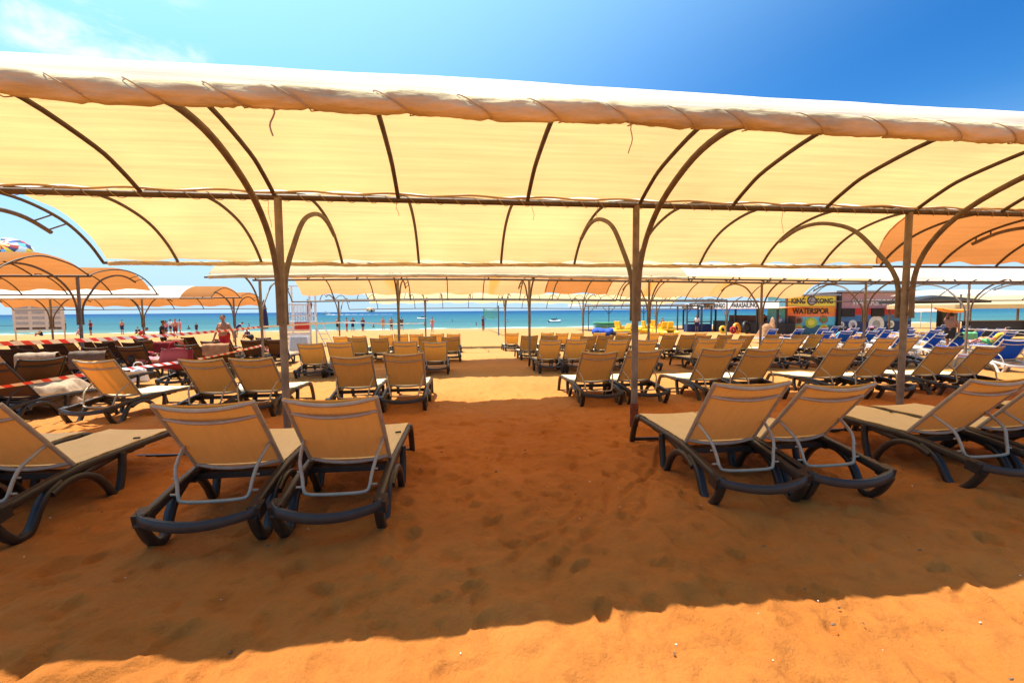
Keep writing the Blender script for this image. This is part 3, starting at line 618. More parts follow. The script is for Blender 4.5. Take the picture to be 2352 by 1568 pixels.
# ------------------------------------------------------------------ people
def fuse(mb, name, material, parent, voxel, smooth_it=4):
    """join overlapping tapered limbs into one continuous skin"""
    me = bpy.data.meshes.new(name); me.from_pydata(mb.v, [], mb.f); o = bpy.data.objects.new(name, me); C.objects.link(o)
    r = o.modifiers.new('r', 'REMESH'); r.mode = 'VOXEL'; r.voxel_size = voxel; r.use_smooth_shade = True
    s_ = o.modifiers.new('s', 'SMOOTH'); s_.factor = .5; s_.iterations = smooth_it
    dg = bpy.context.evaluated_depsgraph_get(); dg.update(); m2 = bpy.data.meshes.new_from_object(o.evaluated_get(dg))
    bpy.data.objects.remove(o); m2.name = name; m2.materials.clear(); m2.materials.append(material)
    m2.polygons.foreach_set('use_smooth', [True]*len(m2.polygons))
    r_ = bpy.data.objects.new(name, m2); C.objects.link(r_); r_.parent = parent; return r_
def limb(mb, a, b, ra, rb):
    a, b = Vector(a), Vector(b); k = 4; mb.tube([a.lerp(b, i/k) for i in range(k+1)], [ra+(rb-ra)*i/k for i in range(k+1)], 10)
    mb.ball(a, ra, 10, 7); mb.ball(b, rb, 10, 7)
POSES = {
 'stand': dict(pel=(0, 0, .93), lean=0, kn=[(.0, .01, -.43), (0, .01, -.43)], an=[(.01, 0, -.85), (.01, 0, -.85)], el=[(.06, -.02, -.29), (.06, -.02, -.29)], wr=[(.06, .07, -.53), (.06, .07, -.53)]),
 'hips': dict(pel=(0, 0, .93), lean=0, kn=[(.03, .02, -.43), (.03, 0, -.43)], an=[(.06, 0, -.85), (.05, 0, -.85)], el=[(.20, -.08, -.22), (.20, -.08, -.22)], wr=[(.02, .06, -.38), (.02, .06, -.38)]),
 'walk': dict(pel=(0, 0, .92), lean=4, kn=[(0, .20, -.39), (0, .03, -.43)], an=[(0, .23, -.83), (0, -.27, -.77)], el=[(.09, -.12, -.26), (.10, .08, -.27)], wr=[(.12, -.06, -.50), (.12, .24, -.46)]),
 'stride_front': dict(pel=(0, 0, .92), lean=2, kn=[(-.02, .03, -.43), (.0, .20, -.38)], an=[(-.03, -.02, -.85), (-.05, .12, -.81)], el=[(.15, .0, -.27), (.15, -.04, -.27)], wr=[(.22, .08, -.50), (.22, .02, -.51)]),
 'carry': dict(pel=(0, 0, .90), lean=9, kn=[(0, .16, -.40), (0, .03, -.43)], an=[(0, .14, -.83), (0, -.30, -.75)], el=[(.05, .22, .10), (.09, -.02, -.28)], wr=[(-.05, .15, .36), (.10, .16, -.50)]),
 'bend': dict(pel=(0, 0, .88), lean=48, kn=[(0, .10, -.41), (0, .08, -.41)], an=[(0, .03, -.82), (0, .0, -.82)], el=[(.03, .1, -.27), (.03, .1, -.27)], wr=[(.0, .2, -.50), (.0, .2, -.50)]),
 'sit': dict(pel=(0, 0, .13), lean=14, kn=[(.06, .38, .25), (.06, .38, .25)], an=[(.02, .55, -.08), (.02, .55, -.08)], el=[(.10, .18, -.20), (.10, .18, -.20)], wr=[(.02, .36, -.16), (.02, .36, -.16)]),
 'recline': dict(pel=(0, .60, .48), lean=-42, kn=[(.03, .42, .14), (.05, .42, .06)], an=[(.03, .76, -.05), (.05, .80, -.05)], el=[(.14, -.03, -.24), (.14, -.02, -.24)], wr=[(.05, .14, -.34), (.05, .14, -.34)]),
 'lie': dict(pel=(0, .80, .47), lean=-84, kn=[(.03, .42, .02), (.03, .42, .04)], an=[(.04, .80, -.04), (.04, .80, -.04)], el=[(.16, .0, -.22), (.16, .0, -.22)], wr=[(.12, .05, -.44), (.12, .05, -.44)]),
}
def person(label, loc, rz, pose='stand', h=1.75, skin=0, top=None, bottom='navy', hair='hair', voxel=.018, detail=False, group=None, head_turn=0, z=None, belly=0, long_hair=False, hat=None):
    u, v = loc; z0 = gzf(u, v) if z is None else z
    root = empty('person', (u, v, z0), R(rz), label, 'person', group); root.scale = (h/1.75,)*3
    P = POSES[pose]; pel = Vector(P['pel']); lean = R(P['lean']); T = Matrix.Rotation(-lean, 3, 'X')
    def tp(x, y, z_): return pel+T@Vector((x, y, z_))
    b = MB()
    for zz, hw, r_, y in ((.0, .075, .105, 0), (.12, .055, .105+belly*.02, belly*.03), (.24, .065, .108+belly*.02, belly*.035), (.36, .09, .118, .005), (.46, .12, .080, 0)):
        limb(b, tp(-hw, y, zz), tp(hw, y, zz), r_, r_)
    limb(b, tp(0, 0, .02), tp(0, belly*.02, .42), .12, .125)
    limb(b, tp(0, -.005, .47), tp(0, .015, .60), .058, .052)
    HT = T@Matrix.Rotation(R(head_turn), 3, 'Z') if P['lean'] < 30 else T
    hc = tp(0, .03, .70)
    if pose in ('recline', 'lie', 'bend'): HT = Matrix.Rotation(-lean*.55, 3, 'X'); 
    def hp(x, y, z_): return hc+HT@Vector((x, y, z_))
    b.ball(hp(0, 0, .02), .093, 12, 9, (.88, 1.06, 1.12)); b.ball(hp(0, .025, -.045), .062, 10, 8, (.95, 1, 1.05))
    limb(b, hp(0, .09, .02), hp(0, .108, -.012), .010, .015)          # nose
    for s_ in (-1, 1): b.ball(hp(s_*.083, -.005, 0), .022, 8, 6, (.5, .8, 1.3))
    J = {}
    for i, s_ in enumerate((-1, 1)):
        sh = tp(s_*.175, 0, .455); el = sh+T@Vector((s_*P['el'][i][0], P['el'][i][1], P['el'][i][2])) if P['lean'] < 30 else sh+Vector((s_*P['el'][i][0], P['el'][i][1], P['el'][i][2]))
        wr = sh+(T if P['lean'] < 30 else Matrix.Identity(3))@Vector((s_*P['wr'][i][0], P['wr'][i][1], P['wr'][i][2]))
        limb(b, tp(s_*.12, 0, .44), sh, .075, .062); limb(b, sh, el, .056, .043); limb(b, el, wr, .042, .028)
        d = (wr-el).normalized(); side = d.cross(Vector((0, 1, 0))); side = side.normalized() if side.length > .1 else Vector((1, 0, 0)); pn = d.cross(side)
        palm = wr+d*.075; limb(b, wr+d*.02-pn*.015, palm-pn*.02, .022, .022); limb(b, wr+d*.02+pn*.015, palm+pn*.02, .022, .022)
        for q, (off, ln) in enumerate(((-.033, .062), (-.011, .075), (.011, .072), (.033, .055))):
            k1 = palm+pn*off+d*ln*.55+side*s_*-.004; limb(b, palm+pn*off, k1, .0115, .0105); limb(b, k1, k1+d*ln*.42+side*(-s_)*.016, .0105, .0095)
        th = wr+d*.03-pn*.028; t2 = th-pn*.032+d*.03; limb(b, th, t2, .014, .0115); limb(b, t2, t2+d*.028, .0115, .010)
        hip = pel+Vector((s_*.088, 0, -.02)); kn = hip+Vector((s_*P['kn'][i][0], P['kn'][i][1], P['kn'][i][2])); an = hip+Vector((s_*P['an'][i][0], P['an'][i][1], P['an'][i][2]))
        limb(b, hip, kn, .086, .056); mid = kn.lerp(an, .3); limb(b, kn, mid, .054, .057); limb(b, mid, an, .057, .036)
        ft = Vector((s_*.03, 1, 0)) if pose not in ('recline', 'lie') else Vector((s_*.2, .35, .9)).normalized()
        if pose not in ('recline', 'lie'): limb(b, an+Vector((0, -.03, -.03)), an+ft*.15+Vector((0, 0, -.045)), .036, .026); limb(b, an+ft*.1+Vector((-.02, 0, -.045)), an+ft*.16+Vector((.02, 0, -.05)), .024, .02)
        else: limb(b, an, an+ft*.17, .036, .024)
        J[s_] = (sh, el, wr, hip, kn, an)
    fuse(b, 'body', SKIN[skin], root, voxel)
    if bottom:
        c = MB()
        for zz, hw, r_ in ((.0, .08, .122), (.09, .07, .120+belly*.02)): limb(c, tp(-hw, 0, zz), tp(hw, 0, zz), r_, r_)
        for s_ in (-1, 1):
            sh, el, wr, hip, kn, an = J[s_]; c.tube([hip, hip.lerp(kn, .35), hip.lerp(kn, .72)], [.105, .10, .094], 12)
        fuse(c, 'swim_shorts', M[bottom], root, max(voxel, .014), 3)
    if top:
        c = MB()
        for zz, hw, r_ in ((.05, .075, .118), (.14, .06, .120+belly*.02), (.26, .07, .122+belly*.02), (.37, .10, .128), (.455, .12, .088)): limb(c, tp(-hw, belly*.02, zz), tp(hw, belly*.02, zz), r_, r_)
        for s_ in (-1, 1):
            sh, el, wr, hip, kn, an = J[s_]; limb(c, tp(s_*.1, 0, .44), sh, .084, .074); c.tube([sh, sh.lerp(el, .65)], [.072, .062], 12)
        fuse(c, 'shirt', M[top], root, max(voxel, .014), 3)
    c = MB(); c.ball(hp(0, -.018, .042), .096, 14, 9, (.93, 1.02, 1.08))
    c.v = [tuple(p) for p in c.v]; keep = [i for i, p in enumerate(c.v)]
    def face_side(p):
        q = HT.inverted()@(Vector(p)-hc); return q.y > .045 and q.z < .075 or q.z < -.05
    c.f = [f for f in c.f if not all(face_side(c.v[i]) for i in f)]
    if long_hair: limb(c, hp(0, -.06, .02), hp(0, -.085, -.17), .07, .04)
    c.build('hair', M[hair], root)
    if hat:
        c = MB(); c.ball(hp(0, -.005, .085), .10, 14, 7, (.95, 1.1, .62)); c.box(tuple(hp(0, .13, .07)), (.14, .10, .012)); c.build('cap', M[hat], root)
    if detail:
        for s_ in (-1, 1):
            c = MB(); c.ball(hp(s_*.034, .088, .022), .011, 8, 6, (1.2, .6, .8)); c.build('eye', M['black'], root)
        c = MB(); c.ball(hp(0, .090, -.048), .02, 8, 6, (1.1, .35, .28)); c.build('mouth', M['dark_red'], root)
    return root

def on_lounger(label, lou, pose, **k):
    """a person resting on a lounger at (u, v, rz)"""
    u, v, rz = lou; return person(label, (u, v), rz, pose, z=gzf(u, v+.8)-.02, **k)
def drape(label, lou, t0, t1, material, kind='back', width=.66, cat='towel'):
    """a towel laid over the back or the seat of a lounger"""
    u, v, rz = lou; m_ = MB(); hy, hz = .43, .375; ty, tz = -.035, .935; nrm = Vector((0, -.78, .63))*-1
    def fn(a, t):
        x = (a-.5)*width; e = abs(2*a-1); wob = .012*math.sin(a*17+t*6)+.01*math.sin(t*11)
        if kind == 'back':    # comes over the top of the back and hangs behind
            s_ = t0+(t1-t0)*t
            if s_ <= 1: p = Vector((x, hy+(ty-hy)*s_, hz+(tz-hz)*s_))+Vector((0, .70, .62))*.028
            else: q = s_-1; p = Vector((x, ty-.03-min(q, .08)*.9, tz+.01-max(0, q-.03)*.95))
            p.z += wob*.5; p.y += wob*.6; return tuple(p)
        y = t0+(t1-t0)*t; dz = -.12*max(0, (e-.86)/.14)**1.2
        return (x, y, .392+wob*.5+dz)
    m_.grid(fn, 18, 18); k = len(m_.v); m_.v += [(a, b_+.004, c-.009) for a, b_, c in m_.v]; m_.f += [tuple(i+k for i in f[::-1]) for f in m_.f]
    o = m_.build('beach_towel', material, None, ang=180); o.location = (u, v, gzf(u, v+.8)); o.rotation_euler = (0, 0, R(rz))
    uvl = o.data.uv_layers.new(name='uv'); n1 = 19
    for lp in o.data.loops:
        i = lp.vertex_index % k; uvl.data[lp.index].uv = ((i % n1)/18, (i//n1)/18)
    tag(o, label, cat, 'towels laid over loungers'); return o

person('bare chested man in red swim shorts walking towards the camera', (-8.9, 18.9), 172, 'stride_front', 1.86, 0, None, 'red', voxel=.0085, detail=True, head_turn=38, belly=1)
bm = person('bare backed man in black shorts carrying an orange board on his head', (21.9, 17.3), -58, 'carry', 1.74, 2, None, 'black', voxel=.0085, detail=True)
m_ = MB()
def brd(a, t):
    x = (a-.5)*2; w = .25*(1-abs(x)**2.6)**.6 if abs(x) < 1 else 0; an = 2*math.pi*t
    return (x*.72, math.cos(an)*w, math.sin(an)*.085*(1-x**4)+.10*x*x)
m_.grid(brd, 26, 14); bd = m_.build('board', M['orange_p'], None, ang=180); bd.name = 'swim_board'
bd.location = (22.05, 17.4, gzf(21.9, 17.3)+1.80); bd.rotation_euler = (0, R(4), R(-12)); tag(bd, 'orange foam board balanced on the head of the walking man', 'board')
c = MB(); c.box((-.66, 0, .075), (.12, .16, .02)); c.build('red_tip', M['red'], bd)
person('man in black t-shirt with a dark bag strap, walking sideways near the left crowd', (-16.2, 27.5), -70, 'walk', 1.75, 2, 'black', 'black', voxel=.012)
person('child in bright red t-shirt and lime shorts behind the left loungers', (-20.0, 31.5), -60, 'bend', 1.55, 0, 'red', 'lime', voxel=.014)
person('pale man with hands on hips near the left shore, right one of a pair', (-26.5, 47), 180, 'hips', 1.8, 3, None, 'dark_red', group=None)
person('woman in dark swimwear standing left of the man with hands on hips', (-27.9, 48), 165, 'stand', 1.66, 3, 'pink', 'navy', long_hair=True)
person('man in navy shirt bending forward behind the end arch of the left canopy', (-20.6, 46), -70, 'bend', 1.75, 1, 'navy', 'navy')
person('person in white sitting on the sand right of the bending man', (-19.6, 46), 180, 'sit', 1.7, 1, 'white_p', 'navy')
person('dark clad person sitting on the sand beside the closed blue parasol', (-18.2, 43), 150, 'sit', 1.75, 2, 'black', 'black')
SH = [(-46, 57, 'sit', 'black', 'navy', 0, 'person in dark top sitting at the waterline, farthest left'), (-43.6, 57, 'stand', 'black', 'navy', 2, 'person in black standing at the waterline below the notice board'), (-42.4, 57.5, 'sit', 'pink', 'red', 1, 'person in pink sitting at the waterline below the notice board'), (-41, 57, 'hips', 'dark_red', 'navy', 0, 'person in dark red top at the waterline left of the far post'),
      (-38.4, 58, 'stand', None, 'navy', 3, 'sunburnt man in navy shorts at the waterline between two posts'), (-35.4, 56, 'sit', 'black', 'black', 1, 'person in black sitting at the waterline between two left posts'), (-33.5, 58.5, 'hips', 'white_p', 'navy', 0, 'person in white top and navy shorts at the left waterline'), (-32.7, 58, 'stand', None, 'black', 2, 'slim tanned person in black shorts at the left waterline'),
      (-31.9, 57.5, 'hips', 'pink', 'pink', 3, 'woman in a pink swimsuit at the left waterline'), (-30.9, 59, 'stand', 'black', 'navy', 0, 'short child in black at the left waterline'),
      (-14.2, 58, 'stand', None, 'black', 0, 'man in black shorts beside the thin canopy post at the waterline'), (-12.9, 57, 'hips', None, 'red', 0, 'tanned man in red shorts, left one of a close pair at the waterline'), (-12.3, 57.5, 'hips', 'black', 'navy', 3, 'person in black top, right one of a close pair at the waterline'),
      (-11.8, 61, 'stand', 'pink', 'pink', 1, 'small child in pink at the waterline near the boat wake'), (-11.0, 57, 'stand', 'dark_red', 'navy', 2, 'tall person in dark red top under the small parachute'), (-9.2, 61, 'hips', None, 'orange_p', 3, 'person in orange shorts walking along the waterline'),
      (-8.3, 62, 'stand', None, 'black', 1, 'child in black shorts in the shallow water'), (-8.0, 60, 'hips', None, 'navy', 0, 'man with arms akimbo in navy shorts at the centre waterline'), (-6.7, 60, 'walk', 'black', 'black', 1, 'person in black walking left of a canopy post at the shore'),
      (-2.4, 52, 'hips', None, 'pink', 3, 'pale person in pink shorts standing right of a canopy post at the shore'), (3.5, 54, 'stand', 'navy', 'dark_red', 0, 'person in navy top and dark red bottoms beside the volleyball net')]
for u, v, ps, tp_, bt, sk, lb in SH:
    hh = 1.25 if 'child' in lb else 1.72
    person(lb, (u, v), random.uniform(120, 240), ps, hh, sk, tp_, bt, voxel=.024, group='people along the waterline')
SW = [(-5.2, 82, 'black'), (-.3, 112, 'hair'), (4.0, 80, 'hair'), (5.4, 84, 'hair_brown'), (21.5, 92, 'hair'), (-26, 72, 'hair'), (-24, 78, 'hair'), (-22.6, 74, 'hair'), (-13, 76, 'hair'), (-10.4, 90, 'hair'), (-42, 78, 'hair'), (-38, 90, 'hair_brown'), (-49, 84, 'hair'), (12, 100, 'hair'), (27, 76, 'hair'), (-18, 84, 'hair'), (8.5, 120, 'hair')]
for i, (u, v, hr) in enumerate(SW):
    person('dark haired bather standing shoulder deep in the sea', (u, v), random.uniform(0, 360), 'stand', 1.75, i % 4, None, 'navy', hair='hair', voxel=.03, group='bathers out in the sea', z=-1.0-1.22)
# people on loungers
D = DARK
on_lounger('sunbather in dark red shorts reclining on a nearest row dark lounger, far left', D[1], 'recline', skin=3, bottom='dark_red', voxel=.012)
on_lounger('tanned sunbather with brown hair reclining on the leftmost dark lounger of the second row', D[4], 'recline', skin=0, bottom='black', hair='hair_brown', voxel=.014)
on_lounger('woman in pink lying flat on a dark lounger in the third row', D[8], 'lie', skin=1, top='pink', bottom='pink', voxel=.016, long_hair=True)
on_lounger('sunbather in black reclining third row far left on a dark lounger', D[11], 'recline', skin=2, top='black', bottom='black', voxel=.016)
on_lounger('bare chested sunbather in navy shorts reclining in the fourth dark row', D[13], 'recline', skin=3, bottom='navy', voxel=.018)
on_lounger('sunbather in red lying flat on a dark lounger in the fourth row', D[16], 'lie', skin=0, top='red', bottom='red', voxel=.018)
on_lounger('sunbather lying flat in lime shorts in the fourth dark row, far left', D[18], 'lie', skin=3, bottom='lime', voxel=.018)
on_lounger('tanned sunbather lying flat in the fifth dark row behind the red tape', D[21], 'lie', skin=0, bottom='black', voxel=.02)
on_lounger('fair sunbather reclining with knees up in the fifth dark row', D[23], 'recline', skin=1, bottom='blue', voxel=.02)
on_lounger('pink skinned sunbather lying flat beside the man in red shorts', D[20], 'lie', skin=3, bottom='dark_red', voxel=.02)
Bq = BLUE
on_lounger('sunbather in a sky blue top reclining on a blue lounger behind the walking man', Bq[7], 'recline', skin=0, top='sky_blue', bottom='navy', voxel=.015)
on_lounger('woman with a pink cap sitting up among the blue loungers', Bq[8], 'recline', skin=2, top='navy', bottom='navy', voxel=.015, hat='pink')
on_lounger('sunbather in grey top lying on a blue lounger right of the walking man', Bq[10], 'lie', skin=3, top='grey_p', bottom='navy', voxel=.016, hair='hair_brown')
on_lounger('sunbather in a yellow top reclining on a blue lounger at the far right', Bq[5], 'recline', skin=3, top='yellow', bottom='green', voxel=.014)
on_lounger('fair sunbather reclining on a blue lounger below the painted kiosk', Bq[2], 'recline', skin=1, bottom='red', voxel=.015)
on_lounger('tanned sunbather lying on a blue lounger in the fifth row at right', Bq[16], 'lie', skin=2, bottom='black', voxel=.018)
on_lounger('sunbather in pink reclining in the fifth blue row at right', Bq[18], 'recline', skin=3, top='pink', bottom='pink', voxel=.018)
# towels
drape('beige towel hanging over the back of a dark lounger in the second row', D[2], .35, 1.5, M['towel_beige'])
drape('dark brown towel hanging over a dark lounger back in the second row', D[3], .3, 1.4, M['wood'])
drape('peach towel hanging over a dark lounger back in the third row', D[6], .4, 1.35, M['straw'])
drape('beige towel spread on a dark lounger seat in the fourth row', D[12], .4, 1.55, M['towel_beige'], 'seat')
drape('red towel hanging over a dark lounger back in the fourth row', D[15], .4, 1.4, M['dark_red'])
drape('peach towel over a dark lounger back in the fifth row', D[22], .4, 1.4, M['straw'])
drape('green towel covering a blue lounger at the right edge', Bq[4], .5, 1.3, M['green_towel'])
drape('striped pink towel spread on the nearest blue lounger', Bq[0], .4, 1.6, M['stripe_towel'], 'seat')
drape('striped pink towel spread on a blue lounger behind the right hand post', Bq[2], .4, 1.6, M['stripe_towel'], 'seat')
drape('patterned towel on the second blue lounger behind the right hand post', Bq[3], .4, 1.6, M['patch_towel'], 'seat')
drape('patterned towel on a blue lounger in the fourth row', Bq[6], .4, 1.6, M['patch_towel'], 'seat')
drape('white towel on a blue lounger seat right of the walking man', Bq[9], .4, 1.6, M['towel_white'], 'seat')
# low lounger heaped with a towel, at the left behind the taped-off area
put_lounger('dark', -6.95, 8.6, 60, 'dark lounger half hidden under a beige towel, beside the lowest tape', 'dark loungers in the crowd on the left')
m_ = MB()
def tw(a, t):
    x = (a-.5)*1.35; y = (t-.5)*.75; e = max(abs(2*a-1), abs(2*t-1)); z = .46+.05*math.sin(a*5+1)*math.cos(t*4)-.30*max(0, (e-.62)/.38)**1.1
    return (x*(1+.0*t)+.03*math.sin(t*21), y+.045*math.sin(a*26)*max(0, e-.6)*2.5, z+.012*math.sin(a*23+t*15))
m_.grid(tw, 44, 26); o = m_.build('beach_towel', M['towel_beige'], None, ang=180); o.location = (-6.95, 8.55, gzf(-6.95, 8.55)); o.rotation_euler = (0, 0, R(14)); tag(o, 'crumpled beige towel heaped over a low lounger beside the sunlit sand at left', 'towel')
c = MB(); c.grid(lambda a, t: ((a-.5)*.24-.1+.02*math.sin(t*9), -.40+.02*math.sin(a*15), .42-.34*t), 10, 12); c.build('patterned_cloth', M['grey_p'], o)
# red bag / jacket over a lounger back
m_ = MB()
def bag(a, t):
    an = 2*math.pi*a; sx_ = .36*(1-.12*t); sy_ = .11+.02*math.sin(t*5)
    cx = abs(math.cos(an))**.5*math.copysign(1, math.cos(an)); sy2 = abs(math.sin(an))**.6*math.copysign(1, math.sin(an))
    f = 1 if 0 < t < 1 else 0.02
    return (cx*sx_*f, sy2*sy_*f, .48*t+.012*math.sin(an*3))
m_.grid(bag, 26, 12); o = m_.build('beach_bag', M['dark_red'], None, ang=60); o.location = (-6.15, 10.82, gzf(-6.15, 10.9)+.45); o.rotation_euler = (R(-14), 0, R(-3)); tag(o, 'dark red bag propped on a dark lounger back behind the left canopy post', 'bag')
c = MB(); c.tube(smoothpts([(-.18, -.02, .46), (-.12, -.05, .58), (0, -.06, .62), (.12, -.05, .58), (.18, -.02, .46)], 4), .012, 8); c.build('strap', M['red'], o)

# ------------------------------------------------------------------ barrier tape and ropes
def ribbon(name, pts, w, material, label, cat, group=None, twist=0., period=.30):
    """flat tape hanging between points, striped along its length"""
    P = smoothpts(pts, 40); m_ = MB(); d = 0; uv = []
    for i, p in enumerate(P):
        if i: d += (P[i]-P[i-1]).length
        t = (P[min(i+1, len(P)-1)]-P[max(i-1, 0)]).normalized(); a = twist*math.sin(d*1.1)*.9
        up_ = Vector((0, 0, 1)); n_ = t.cross(up_).normalized(); q = (up_*math.cos(a)+n_*math.sin(a))*w/2
        m_.v += [tuple(p-q), tuple(p+q)]; uv += [(d/period, 0), (d/period, 1)]
    m_.f = [(2*i, 2*i+2, 2*i+3, 2*i+1) for i in range(len(P)-1)]
    o = m_.build(name, material, None, ang=180); ul = o.data.uv_layers.new(name='uv')
    for lp in o.data.loops: ul.data[lp.index].uv = uv[lp.vertex_index]
    return tag(o, label, cat, group)
ribbon('barrier_tape', [(-6.02, 5.40, 1.16), (-6.0, 8.5, 1.07), (-5.95, 11.5, 1.04), (-5.82, 14.55, 1.07)], .065, M['tape'], 'upper red and white barrier tape stretched between canopy posts at left', 'barrier tape', None, .35)
ribbon('barrier_tape', [(-6.02, 5.40, .56), (-6.05, 8.5, .50), (-6.0, 11.5, .42), (-5.82, 14.55, .50)], .06, M['tape'], 'lower red and white barrier tape stretched between canopy posts at left', 'barrier tape', None, .8)
ribbon('barrier_tape', [(-5.78, 14.65, 1.07), (-4.2, 18, 1.1), (-2.9, 21, .95), (-1.5, 23.7, .9)], .06, M['white_p'], 'white tape end running from the canopy post behind the lifeguard chair', 'barrier tape', None, .5)
def rope(label, pts, r=.010, mt='white_p'):
    m_ = MB(); m_.tube(smoothpts(pts, 10), r, 6); return tag(m_.build('rope', M[mt], None), label, 'rope')
rope('white rope stretched level across the blue loungers at the far right', [(19.2, 14.7, .66), (23, 14.9, .55), (27.9, 14.7, .55)], .016)
rope('white rope slanting down to the green towel at the right edge', [(19.2, 14.6, .70), (20.5, 13.4, .48), (22.0, 12.0, .12), (23, 11, -.1)], .016)

# ------------------------------------------------------------------ things along the shore
def posts(mb, lst, r=.03, n=8):
    for a, b_ in lst: mb.tube([a, b_], r, n)
# notice board
u, v = -32.4, 40; g = gzf(u, v); t = empty('notice_board', (u, v, g), R(6), 'large faded notice board on two legs near the left shore', 'notice board')
MB().box((0, 0, 1.95+.2), (3.3, .06, 2.2)).build('panel', M['towel_white'], t)
m_ = MB(); posts(m_, [((-1.6, .08, -.3), (-1.6, .08, 3.2)), ((1.6, .08, -.3), (1.6, .08, 3.2))], .05); m_.tube([(-1.6, .08, .95), (1.6, .08, .95)], .03); m_.build('board_frame', M['pale'], t)
for ix, cx in enumerate((-1.05, 0, 1.05)):
    MB().box((cx, -.04, 1.20), (.85, .01, .16)).build('dark_caption', M['wood'], t)
    for iy in range(4): MB().box((cx, -.04, 1.6+iy*.42), (.8, .01, .22)).build('grey_text_block', M['grey_p'], t)
# lifeguard chair
u, v = -9.55, 30; g = gzf(u, v); t = empty('lifeguard_tower', (u, v, g), R(0), 'white wooden lifeguard tower with railings and a red panel', 'lifeguard tower')
for x in (-.72, .72):
    for y in (-.6, .6):
        m_ = MB(); m_.box((x, y, 1.85), (.09, .09, 3.9)); m_.build('leg', M['white_p'], t)
MB().box((0, 0, 1.55), (1.56, 1.36, .10)).build('deck', M['white_p'], t)
m_ = MB()
for s_ in (-1, 1):
    for zz in (1.95, 2.65): m_.box((0, s_*.62, zz), (1.5, .05, .07)); m_.box((s_*.74, 0, zz), (.05, 1.3, .07))
for k in range(9):
    for s_ in (-1, 1): m_.box((-.64+k*.16, s_*.62, 2.1), (.035, .03, 1.05))
m_.build('railing', M['white_p'], t)
m_ = MB()
for k in range(5): m_.box((0, -.66, .25+k*.28), (1.5, .04, .20))
m_.build('front_boards', M['white_p'], t)
m_ = MB(); m_.box((0, -.02, 3.80), (1.75, 1.55, .06), (R(3), 0, 0)); m_.build('roof', M['white_p'], t)
m_ = MB()
for x in (.95, 1.45): m_.tube([(x-.1, -.5, 1.6), (x+.65, -.55, 0)], .03, 6)
for k in range(5): f_ = (k+.5)/5; m_.tube([(.85+.65*f_, -.5, 1.6*(1-f_)), (1.35+.65*f_, -.5, 1.6*(1-f_))], .022, 6)
m_.build('ladder', M['white_p'], t)
MB().box((.25, -.72, 1.32), (.86, .05, .42)).build('red_panel', M['red_band'], t)
m_ = MB(); m_.tube([(.55, -.5, 1.6), (.55, -.5, 3.0)], .018, 6); m_.build('flag_pole', M['wood'], t)
m_ = MB(); m_.grid(lambda a, b_: (.57+.26*a*(1-.5*b_)+.03*math.sin(b_*7), -.5+.04*math.sin(a*6), 2.95-.85*b_-.2*a), 8, 10); m_.build('flag', M['rust'], t)
# beach stool with a black tyre-like float below the tower
u, v = -6.6, 20.2; g = gzf(u, v)
t = empty('folding_sign', (-7.25, 22.3, gzf(-7.25, 22.3)), R(-8), 'low grey and white standing board in front of the lifeguard tower', 'board')
MB().box((0, 0, .52), (.95, .05, .85), (R(-14), 0, 0)).build('panel', M['white_p'], t); MB().box((0, -.045, .52), (.78, .02, .66), (R(-14), 0, 0)).build('face', M['grey_p'], t); m_ = MB(); posts(m_, [((-.42, .1, .8), (-.42, .45, 0)), ((.42, .1, .8), (.42, .45, 0))], .02); m_.build('prop', M['white_p'], t)
# closed parasol
u, v = -11.75, 30; g = gzf(u, v); t = empty('closed_parasol', (u, v, g), 0, 'closed dark blue parasol standing behind the second canopy post', 'parasol')
m_ = MB(); m_.tube([(0, 0, 0), (0, 0, 3.0)], .025, 8); m_.build('pole', M['white_p'], t)
m_ = MB(); m_.tube([(0, 0, 1.15), (0, 0, 1.4), (0, 0, 1.9), (0, 0, 2.5), (0, 0, 2.95)], [.20, .23, .20, .13, .03], 12); m_.build('folded_canopy', M['navy'], t)
# volleyball net
t = empty('volleyball_net', (4.1, 41, gzf(4.1, 41)), 0, 'green volleyball net on two posts between the aisle and the sea', 'net')
for y in (0, 17.5): m_ = MB(); z_ = gzf(4.1, 41+y)-gzf(4.1, 41); m_.tube([(0 if y == 0 else -.15, y, z_-.2), (0 if y == 0 else -.15, y, z_+2.75)], .055, 8); m_.build('post', M['blue_steel'], t)
m_ = MB()
for k in range(29): y = 17.5*k/28; sag = .22*math.sin(math.pi*k/28); m_.tube([(-.15*k/28, y, 1.6-sag), (-.15*k/28, y, 2.6-sag)], .012, 4)
for k in range(7): m_.tube([(-.15*q/12, 17.5*q/12, 1.6+k/6-.22*math.sin(math.pi*q/12)) for q in range(13)], .014 if k in (0, 6) else .010, 4)
m_.build('net_mesh', M['green'], t)
# flat shelter with steel posts
g = gzf(21, 50); t = empty('flat_shelter', (14.9, 50, g), R(4), 'flat white roofed shelter on blue steel posts behind the yellow boats', 'shelter')
m_ = MB(); m_.box((6.4, 2.0, 2.95), (13.6, 5.6, .16)); m_.build('roof', M['white_p'], t)
m_ = MB(); m_.box((6.4, -.82, 2.78), (13.4, .10, .12)); m_.build('beam', M['blue_steel'], t)
for x in (.15, 2.6, 6.9, 12.5):
    m_ = MB(); m_.tube([(x, -.8, -.2), (x, -.8, 2.75)], .055, 8); m_.tube([(x, -.8, 1.9), (x+.75, -.8, 2.75)], .035, 6)
    if x > 1: m_.tube([(x, -.8, 1.9), (x-.75, -.8, 2.75)], .035, 6)
    m_.build('post', M['blue_steel'], t)
